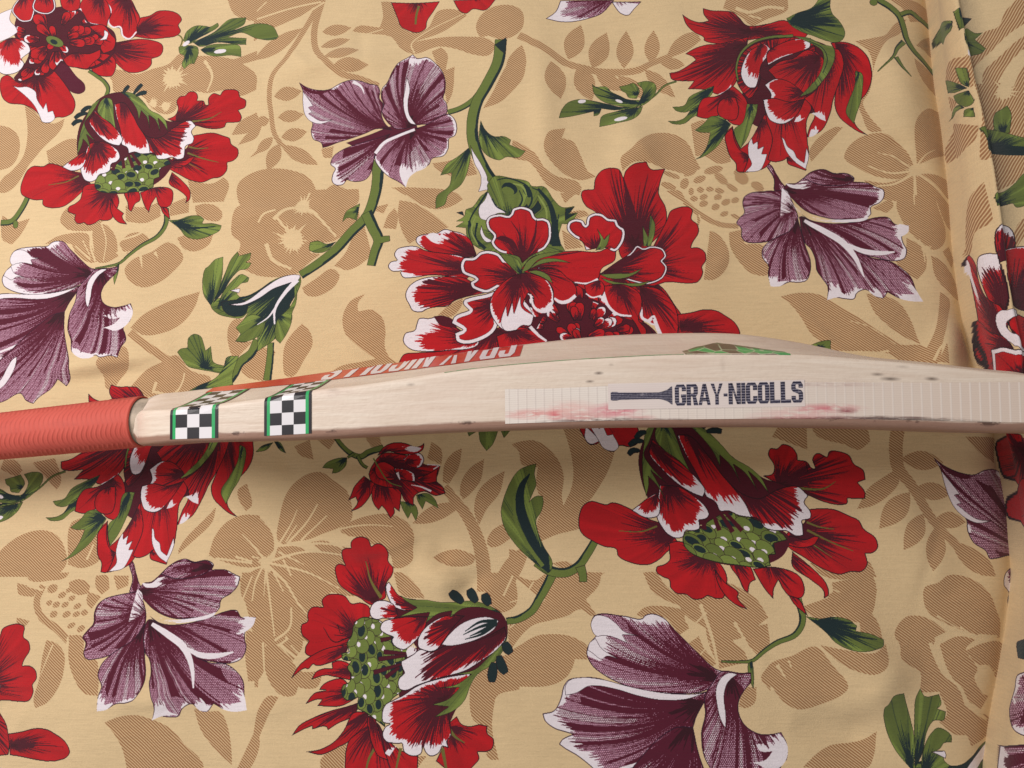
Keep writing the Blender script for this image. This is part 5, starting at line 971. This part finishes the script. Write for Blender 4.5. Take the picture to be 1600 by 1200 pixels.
# --- edge tape, printed patch and its lettering
C_TAPE = TR("780,608 860,607 950,603 1050,600 1255,597 1380,597.5 1450,598 1600,597 1700,599")
def tape_q(s, curve=C_TAPE):
    p = to_pic(bp(s, half_width(s), np.interp(s, SS, TM)))[0]; lo, hi = 0.0, edge_q(s, np.interp(s, SS, TE)-3)
    for _ in range(30):
        m = (lo+hi)/2; q = to_pic(skin_pt(s, m, 0))[0]
        if q[1] > np.interp(q[0], curve[:, 0], curve[:, 1]): lo = m
        else: hi = m
    return (lo+hi)/2
def tape_mat():
    m = NT('fibre_tape', 0.42, 0.4); uv = m.uv(); sx = m.n('SeparateXYZ'); m.l(uv, sx.inputs[0]); S, Q = sx.outputs[0], sx.outputs[1]
    worn = m.ramp(S, [(0.0, 0.0), (1.0, 1.0)])
    sN = (s_of(960)-sT0)*.01; far = m.ramp(m.math('MULTIPLY', m.math('SUBTRACT', S, s_of(1000)*.01), 1.0/1.6), [(0, 0.0), (1, 1.0)])
    base = m.mix(far, lin((.905, .868, .835)), lin((.865, .795, .740)))
    bl = m.noise(m.map(uv, (2.5, 7, 1)), 1.0, 4, .6); base = m.mix(m.ramp(bl, [(.4, 0), (.75, .35)]), base, lin((.86, .78, .735)))
    fx = m.math('PINGPONG', m.math('MULTIPLY', S, 1/.0465), .5); cross = m.ramp(fx, [(0.0, 1.0), (.06, .8), (.13, 0.0)])
    fy = m.math('PINGPONG', m.math('MULTIPLY', Q, 1/.0115), .5); along = m.ramp(fy, [(0.0, 1.0), (.16, 0.0)])
    near = m.math('SUBTRACT', 1.0, far)
    wob = m.noise(m.map(uv, (14, 80, 1)), 1.0, 2, .5)
    c = m.mix(m.math('MULTIPLY', along, m.math('MULTIPLY_ADD', near, .12, .04)), base, lin((.66, .60, .58)))
    c = m.mix(m.math('MULTIPLY', cross, m.math('MULTIPLY', m.math('MULTIPLY', near, wob), .32)), c, lin((.62, .56, .55)))
    c = m.mix(m.math('MULTIPLY', cross, m.math('MULTIPLY', far, .60)), c, lin((.93, .89, .86)))
    def stain(x0, y0, rx, rq, k, col):
        nonlocal c
        s, t = pic_to_st(x0, y0); q = edge_q(s, t)
        n = m.noise(m.map(uv, (10, 42, 1), (s, 0, 0)), 1.0, 3, .65)
        e = m.math('SQRT', m.math('ADD', m.math('POWER', m.math('MULTIPLY', m.math('SUBTRACT', S, s*.01), 1/rx), 2.0), m.math('POWER', m.math('MULTIPLY', m.math('SUBTRACT', Q, q*.01), 1/rq), 2.0)))
        c = m.mix(m.math('MULTIPLY', m.ramp(e, [(0, k), (.4, k*.7), (1, 0)]), m.ramp(n, [(.37, 0), (.53, 1)])), c, lin(col))
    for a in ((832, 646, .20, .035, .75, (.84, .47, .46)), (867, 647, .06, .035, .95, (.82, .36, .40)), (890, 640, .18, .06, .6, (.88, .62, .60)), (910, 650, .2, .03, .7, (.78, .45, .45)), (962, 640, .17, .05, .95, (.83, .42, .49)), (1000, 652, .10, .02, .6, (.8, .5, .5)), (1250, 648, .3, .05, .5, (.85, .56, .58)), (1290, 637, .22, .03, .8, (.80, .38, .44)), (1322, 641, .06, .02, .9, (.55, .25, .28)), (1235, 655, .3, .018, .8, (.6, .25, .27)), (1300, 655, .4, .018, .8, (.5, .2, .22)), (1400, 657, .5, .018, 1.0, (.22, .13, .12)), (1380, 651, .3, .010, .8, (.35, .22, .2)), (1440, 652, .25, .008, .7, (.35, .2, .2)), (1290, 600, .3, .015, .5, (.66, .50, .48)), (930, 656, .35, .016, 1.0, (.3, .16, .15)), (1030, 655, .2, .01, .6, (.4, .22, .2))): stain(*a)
    ed = m.ramp(fy, [(0, 0), (1, 1)]); m.color(c); m.bump(m.math('ADD', m.math('MULTIPLY', cross, .8), along), .25, .0003); return m.m
sT0 = s_of(789); tape = skin('edge_tape', sT0, S_END-20, lambda s: -.3, tape_q, tape_mat(), off=.25, ds=4, nq=12)
C_PT = TR("940,600 951,599.5 1255,593.5 1270,593"); C_PB = TR("940,640 951,640 1255,635 1270,635")
def patch_mat():
    m = NT('printed_patch', 0.36, 0.4); uv = m.uv(); sx = m.n('SeparateXYZ'); m.l(uv, sx.inputs[0])
    fy = m.math('PINGPONG', m.math('MULTIPLY', sx.outputs[1], 1/.0115), .5); n = m.noise(m.map(uv, (4, 16, 1)), 1.0, 3, .6)
    c = m.mix(m.ramp(fy, [(0, .22), (.2, 0)]), lin((.885, .835, .815)), lin((.72, .68, .69))); c = m.mix(m.ramp(n, [(.4, 0), (.8, .4)]), c, lin((.84, .77, .75))); m.color(c); m.bump(fy, .12, .0003); return m.m
sP0, sP1 = s_of(950), s_of(1257)
patch = skin('printed_patch', sP0, sP1, lambda s: tape_q(s, C_PB), lambda s: tape_q(s, C_PT), patch_mat(), off=.40, ds=4, nq=8, parent=tape)
def print_mat():
    m = NT('worn_navy_print', 0.5, 0.3); ob = m.map(m.obj(), (1, 1, 1)); uv = m.uv(); sx = m.n('SeparateXYZ'); m.l(uv, sx.inputs[0])
    fy = m.math('PINGPONG', m.math('MULTIPLY', sx.outputs[1], 8.0), .5); n = m.noise(ob, 900, 3, .6); sc2 = m.noise(ob, 160, 3, .6)
    k = m.math('MULTIPLY', m.ramp(fy, [(0, 1.0), (.16, .6), (.30, 0)]), m.ramp(n, [(.3, .25), (.65, 1)]))
    c = m.mix(k, lin((.145, .14, .225)), lin((.62, .60, .66))); c = m.mix(m.ramp(sc2, [(.62, 0), (.75, .6)]), c, lin((.78, .74, .76))); m.color(c); return m.m
pm = print_mat(); C_LT = TR("1040,601.5 1055,601 1253,595.5 1260,595"); C_LB = TR("1040,634.5 1055,634 1253,629 1260,629")
sL0, sL1 = s_of(1054), s_of(1254)
def place_edge(u, vv): s = sL0+(sL1-sL0)*u; a, b = tape_q(s, C_LB), tape_q(s, C_LT); return skin_pt(s, a+(b-a)*vv, .55)
lettering('letter', 'GRAY-NICOLLS', place_edge, pm, .055, patch)
# little bat emblem to the left of the words
sE0, sE1 = s_of(954), s_of(1050)
EMB = [(0, .30), (.03, .34), (.10, .34), (.14, .29), (.50, .27), (.78, .27), (.86, .36), (.93, .50), (.985, .74), (1, .74), (1, -.74), (.985, -.74), (.93, -.50), (.86, -.36), (.78, -.27), (.50, -.27), (.14, -.29), (.10, -.34), (.03, -.34), (0, -.30)]
def place_emb(u, vv): s = sE0+(sE1-sE0)*u; a, b = tape_q(s, TR("940,632 1060,629.5")), tape_q(s, TR("940,607 1060,606")); return skin_pt(s, (a+b)/2+(b-a)*vv*.80, .55)
V = []; F = []
top = [p for p in EMB if p[1] > 0]; bot = [p for p in EMB if p[1] < 0][::-1]
for (a, b), (c, d) in zip(top, bot):
    for k in range(7): z = k/6; V.append((a+(c-a)*z, b+(d-b)*z))
F = grid_faces(len(top), 7)
part('bat_emblem', np.array([place_emb(*p) for p in V]).reshape(-1, 3), F, pm, patch, smooth=False, uv=[(p[0], p[1]*.9+.5) for p in V])

# --- green decal in the hollow behind the edge
C_DEC = TR("690,578 760,570.5 822,564.5 893,558 950,553.5 1000,551 1070,549 1085,543.5 1119,536 1160,541 1200,547 1240,552 1262,554")
def dec_mat():
    m = NT('green_decal', .35, .45); uv = m.uv(); sx = m.n('SeparateXYZ'); m.l(uv, sx.inputs[0])
    vo = m.n('TexVoronoi', Scale=1.0, _feature='F1'); m.l(m.map(uv, (11, 1.6, 1), (0, 0, 0), (0, 0, .25)), vo.inputs[0]); cell = m.n('SeparateXYZ'); m.l(vo.outputs['Color'], cell.inputs[0])
    c = m.mix(m.ramp(cell.outputs[0], [(.0, 0), (.62, 0), (.63, 1)]), lin((.15, .68, .36)), lin((.36, .30, .25)))
    n = m.noise(m.map(uv, (6, 30, 1)), 1, 3, .6)
    x = m.ramp(m.math('MULTIPLY', m.math('SUBTRACT', sx.outputs[0], s_of(1060)*.01), 5.0), [(0, 1), (.5, 0)])
    c = m.mix(x, c, m.mix(m.ramp(n, [(.4, 0), (.6, 1)]), lin((.52, .62, .48)), lin((.74, .65, .57))))
    ve = m.n('TexVoronoi', Scale=1.0, _feature='DISTANCE_TO_EDGE'); m.l(m.map(uv, (11, 1.6, 1), (0, 0, 0), (0, 0, .25)), ve.inputs[0])
    c = m.mix(m.math('MULTIPLY', m.ramp(ve.outputs[0], [(.02, .8), (.05, 0)]), m.math('SUBTRACT', 1.0, x)), c, lin((.72, .80, .66)))
    c = m.mix(m.math('MULTIPLY', m.math('SUBTRACT', 1.0, x), m.ramp(sx.outputs[1], [(.70, 0), (.92, .85)])), c, lin((.40, .33, .27))); m.color(c); return m.m
def dec_q0(s): return edge_q(s, np.interp(s, SS, TE)-2.6)+2.0
sD0, sD1 = s_of(1072), s_of(1238)
decal = skin('side_decal', sD0, sD1, dec_q0, lambda s: max(back_q(s, C_DEC), dec_q0(s)+.4), dec_mat(), off=.22, ds=3, nq=8, frac=True)

trim_mat = NT('green_trim', .4, .4); _n2 = trim_mat.noise(trim_mat.map(trim_mat.uv(), (8, 1, 1)), 1, 3, .6); trim_mat.color(trim_mat.ramp(_n2, [(.35, lin((.50, .43, .36))), (.5, lin((.45, .62, .44))), (.65, lin((.72, .66, .58)))]))
skin('green_trim', s_of(694), s_of(1070), dec_q0, lambda s: dec_q0(s)+.55, trim_mat.m, off=.2, ds=5, nq=3)

# --- handle with its moulded rubber grip
G_TOP = TR("-260,672 -100,656 0,644.5 100,633 163,625 205,619 240,614"); G_BOT = TR("-260,740 -100,728 0,719 114,709 195,702 240,699")
def grip_line(s):
    a, b = solve_t(s, 0, G_BOT), solve_t(s, 0, G_TOP); return (a+b)/2, (b-a)/2
GS = np.linspace(-262, 4, 46); GL = np.array([grip_line(s) for s in GS]); print('grip r', GL[::8].round(1))
cfit = np.polyfit(GS[18:], GL[18:, 0], 1); rfit = np.polyfit(GS[18:], GL[18:, 1], 1)
g_c = lambda s: np.polyval(cfit, s); g_r = lambda s: np.clip(np.polyval(rfit, s)*.965, 14.5, 20)
nS, nA = 620, 112; gs = np.linspace(-258, 7.0, nS); ga = np.linspace(0, 2*math.pi, nA, endpoint=False)
S_, A_ = np.meshgrid(gs, ga, indexing='ij'); band = A_*7/(math.pi)
ph = S_/3.2+0.75*np.abs(np.sin(band*math.pi/2))*1.0+0.06*np.sin(A_*3+S_*.05); tri = np.abs((ph % 1)-.5)*2
rid = np.clip((tri-.62)/.38, 0, 1)**.9*0.42-np.exp(-((tri-.42)/.14)**2)*.16
seam = (np.abs(((band % 2)-1)) > .93)*.0
rr = g_r(S_)+rid*smoothstep(7.0, 3.0, S_)+.35*np.exp(-((S_-6)/1.0)**2); rr[-1] -= .9; rr[0] *= .6; rr[1] *= .93
v = bp(S_, rr*np.cos(A_), g_c(S_)+rr*np.sin(A_)).reshape(-1, 3); f = grid_faces(nS, nA, True); f.append(tuple(range(nA))[::-1])
gm = NT('coral_rubber', .68, .3); n = gm.noise(gm.obj(), 60, 4, .6); n2 = gm.noise(gm.obj(), 500, 2, .6)
gd = gm.noise(gm.map(gm.obj(), (1, 3, 3)), 26, 5, .65); gm.color(gm.mix(gm.ramp(gd, [(.55, 0), (.75, .45)]), gm.mix(n, lin((.755, .315, .270)), lin((.81, .385, .335))), lin((.62, .27, .25)))); gm.bump(n2, .08, .0003)
grip = part('grip', v, f, gm.m, uv=np.stack([S_*.01, A_], -1).reshape(-1, 2))
# bare cane neck with dried glue between grip and blade
ns = np.linspace(-14, 20, 14); na = 40; a_ = np.linspace(0, 2*math.pi, na, endpoint=False); S2, A2 = np.meshgrid(ns, a_, indexing='ij')
r2 = g_r(S2)-1.2-1.8*smoothstep(4, 20, S2)
v = bp(S2, r2*np.cos(A2)*.98, g_c(S2)+r2*np.sin(A2)).reshape(-1, 3); f = grid_faces(len(ns), na, True)
nm = NT('glued_cane', .6, .3); n = nm.noise(nm.obj(), 90, 4, .65); nm.color(nm.ramp(n, [(.3, lin((.55, .50, .45))), (.55, lin((.72, .66, .59))), (.75, lin((.80, .74, .68)))])); nm.bump(n, .2, .001)
part('handle', v, f, nm.m)
# ================================================================= the pillow at the foot of the bat, in the same cloth
PX0, PX1, PY0, PY1, PH = 0.265, 0.520, -0.330, 0.420, 0.030
def pil_texel(p): q = to_plane(p, PH); return np.stack([(q[:, 0]-PX0)*RES, (PY1-q[:, 1])*RES], 1)
k = Painter(int((PY1-PY0)*RES), int((PX1-PX0)*RES), pil_texel, RES/2270.0); k.hatch = (math.radians(-58), 3.6)

def pts6(t):
    if isinstance(t, str): t = [tuple(map(float, q.split(','))) for q in t.split()]
    return pil_texel(np.array(t, float).reshape(-1, 2)/6.0+k.o)
k.pts = pts6
k.O(1440, 0)
k.tan("690,280 760,140 860,30 910,-60 1400,-100 1400,1500 560,1500 540,1050 430,560 500,400 600,300"); k.tan("215,780 240,660 330,560 420,530 440,640 470,820 380,800"); k.tan("240,920 330,960 360,990 270,1060")
k.burst(770, 860, 190, 8); k.cut("1100,180 960,300 830,380 700,500 540,660 530,780", 70, 50); k.cut("960,520 860,640 780,800", 60, 90); k.cut("1250,600 1100,760 960,900", 60, 40); k.burst(1180, 420, 150, 8)
for t, r in (("300,110 345,95 390,200 395,290 350,290", (340, 100)), ("395,280 430,260 500,310 570,310 500,370 600,460 560,500 450,520 390,400", (400, 380)), ("165,270 230,220 305,200 300,290 240,380 200,440 170,400", (300, 230)), ("340,650 420,635 445,740 450,820 400,800 360,720", (440, 820)), ("215,770 380,800 440,830 330,890 240,890", (440, 830)), ("315,920 450,850 490,960 440,1010 350,980", (450, 860)), ("265,1130 300,1050 380,1000 430,1020 340,1070 280,1130", (430, 1010)), ("430,1040 490,1010 510,1100 420,1110", (490, 1020)), ("690,1060 740,1030 800,990 835,1060 825,1250 680,1250", (760, 1260))): k.green(t, r, .3)
k.fill("355,150 470,175 390,260", TEAL); k.fill("415,490 440,500 445,560 425,580", WHITE, 0)
k.O(1440, 200)
k.tan("290,-20 540,-20 520,110 430,220 330,300 300,280"); k.tan("420,840 470,680 600,510 640,700 665,880 520,1000 450,1200 400,1200"); k.tan("620,230 960,250 1400,300 1400,500 960,430 860,520 680,600 640,300"); k.tan("860,1000 900,900 960,850 1400,700 1400,1000 980,1000 880,1130")
k.green("540,0 700,20 960,100 1400,190 1400,330 960,260 800,240 610,220 590,120", (620, 220), .5); k.stroke("620,180 800,210 960,225 1300,280", TEAL, 70, 50)
k.green("675,630 780,590 860,530 960,430 1100,420 1200,560 1100,700 960,740 880,750 850,710 690,745", (680, 720), .3)
k.red("690,1020 710,930 770,905 840,950 872,1050 870,1260 720,1260", (800, 1400), .5, .16)
k.O(1440, 400)
k.red("760,-60 860,-80 1100,-60 1300,100 1200,450 960,520 880,480 800,300", (860, 520), .45, .05)
k.red("540,100 560,20 640,-20 720,-20 760,160 800,380 800,520 700,480 600,300", (790, 540), .42, .28)
k.red("410,20 440,0 490,40 530,100 560,250 640,400 760,480 820,640 800,800 700,1000 640,1100 560,900 500,500 430,150", (800, 760), .45, .0)
k.fill("415,40 440,80 470,200 520,330 560,450 575,540 600,590 560,560 520,430 460,260 420,130", WHITE, 0)
k.red("500,600 560,640 680,720 800,760 900,900 860,1100 640,1160 590,950 540,780", (900, 860), .4)
k.red("820,600 900,540 1000,600 1200,700 1200,900 980,880 880,760", (1000, 620), .2); k.fill("720,570 760,510 830,505 850,490 885,500 905,560 820,600 810,660 900,760 960,830 1000,880 960,890 880,830 760,720", WHITE, .6)
k.red("670,880 730,870 800,850 860,860 960,880 1200,860 1300,1100 1000,1200 800,1180 700,1080 690,1010", (1000, 1120), .3, rim=6)
k.O(1440, 600)
k.red("780,500 850,440 1000,400 1200,500 1200,900 960,1000 860,900 800,700", (1100, 600), .5); k.red("870,1100 900,960 1000,880 1200,900 1200,1300 960,1350 890,1250", (1200, 1100), .3)
k.O(1440, 1000)
k.fill("880,20 1000,-20 1000,180 900,160", TEAL); k.purple("820,650 840,560 880,450 900,330 960,300 1200,280 1200,900 1000,900 880,820", (1300, 500), .3, .1); k.purple("690,1300 700,1150 720,980 960,975 1200,960 1200,1300", (1300, 1100), .3, .1)
k.fill("735,1010 800,1040 870,1080 820,1090 760,1060", WHITE, 0); k.fill("860,510 900,560 930,610 890,600", WHITE, 0); k.fill("890,390 960,420 1000,450 920,430", WHITE, 0); k.fill("720,1110 790,1150 850,1200 760,1180", WHITE, 0)
pil_mat = cloth('pillow_cotton', to_image('pillow_print', k.a))
CREASE = TR("1440,-170 1455,-60 1463,0 1475,130 1487,200 1500,320 1508,400 1520,480 1535,540 1548,590 1565,650 1580,720 1592,800 1597,900 1590,980 1578,1050 1565,1130 1555,1200 1546,1290")
SEAM = TR("1462,-170 1480,-60 1488,0 1515,130 1527,180 1545,270 1556,350 1562,400 1572,480 1588,540 1602,590 1615,650 1628,720 1640,800 1645,900 1640,980 1632,1050 1620,1130 1608,1200 1600,1290")
yy = np.linspace(-165, 1285, 190); cx = np.interp(yy, CREASE[:, 1], CREASE[:, 0]); sx_ = np.interp(yy, SEAM[:, 1], SEAM[:, 0])
for _ in range(4): cx = np.convolve(np.pad(cx, 1, 'edge'), [.25, .5, .25], 'valid'); sx_ = np.convolve(np.pad(sx_, 1, 'edge'), [.25, .5, .25], 'valid')
base = to_plane(np.stack([cx, yy], 1), 0.0); seamw = to_plane(np.stack([sx_, yy], 1), PH)
by = np.array([P0[1]+(b[0]-P0[0])*A3[1]/A3[0] for b in base]); dip = np.exp(-((base[:, 1]-by-0.004)/0.030)**2)   # pressed down where the bat lies across it
rows = []
for i in range(len(yy)):
    h = PH*(1-.80*dip[i]); b, s = base[i], seamw[i]; r = []
    r.append((b[0]-.001, b[1], -.022)); r.append((b[0]-.0005, b[1], -.010))
    for u in np.linspace(0, 1, 9):                        # the upright side of the case
        bul = .0045*math.sin(u*math.pi)
        r.append((b[0]+(s[0]-b[0])*u-bul*.6, b[1]+(s[1]-b[1])*u, .0015+(h-.0015)*u**.85))
    r.append((s[0]+.0006, s[1], h+.0022)); r.append((s[0]+.0018, s[1], h+.0030)); r.append((s[0]+.0030, s[1], h+.0018)); r.append((s[0]+.0036, s[1], h-.0008))   # piped seam
    for u in np.linspace(0, 1, 26)[1:]:
        x = s[0]+.0036+(PX1+.16-s[0])*u; r.append((x, s[1], h+.0002+(.020+.016*dip[i])*math.sin(min(u*1.3, 1)*math.pi/2)+.0016*math.sin(40*x+25*s[1])))
    rows.append(r)
v = np.array(rows); n, m_ = v.shape[:2]; v = v.reshape(-1, 3)
uc = to_plane(np.stack([cx, yy], 1), PH); wall = np.concatenate([[-.25, -.06], np.linspace(0, 1, 9)])      # the case is cut in one piece: print runs on over the side
V3 = v.reshape(n, m_, 3); U = V3[..., :2].copy(); U[:, :11] = uc[:, None]+(seamw-uc)[:, None]*wall[None, :, None]; U = U.reshape(-1, 2)
uv = np.stack([(U[:, 0]-PX0)/(PX1-PX0), (U[:, 1]-PY0)/(PY1-PY0)], 1)
pillow = link('pillow', mesh('pillow', v, grid_faces(n, m_)[::1], uv=uv), pil_mat)
pillow['label'] = 'pillow in matching floral cotton with a piped seam, at the toe of the bat'; pillow['category'] = 'pillow'
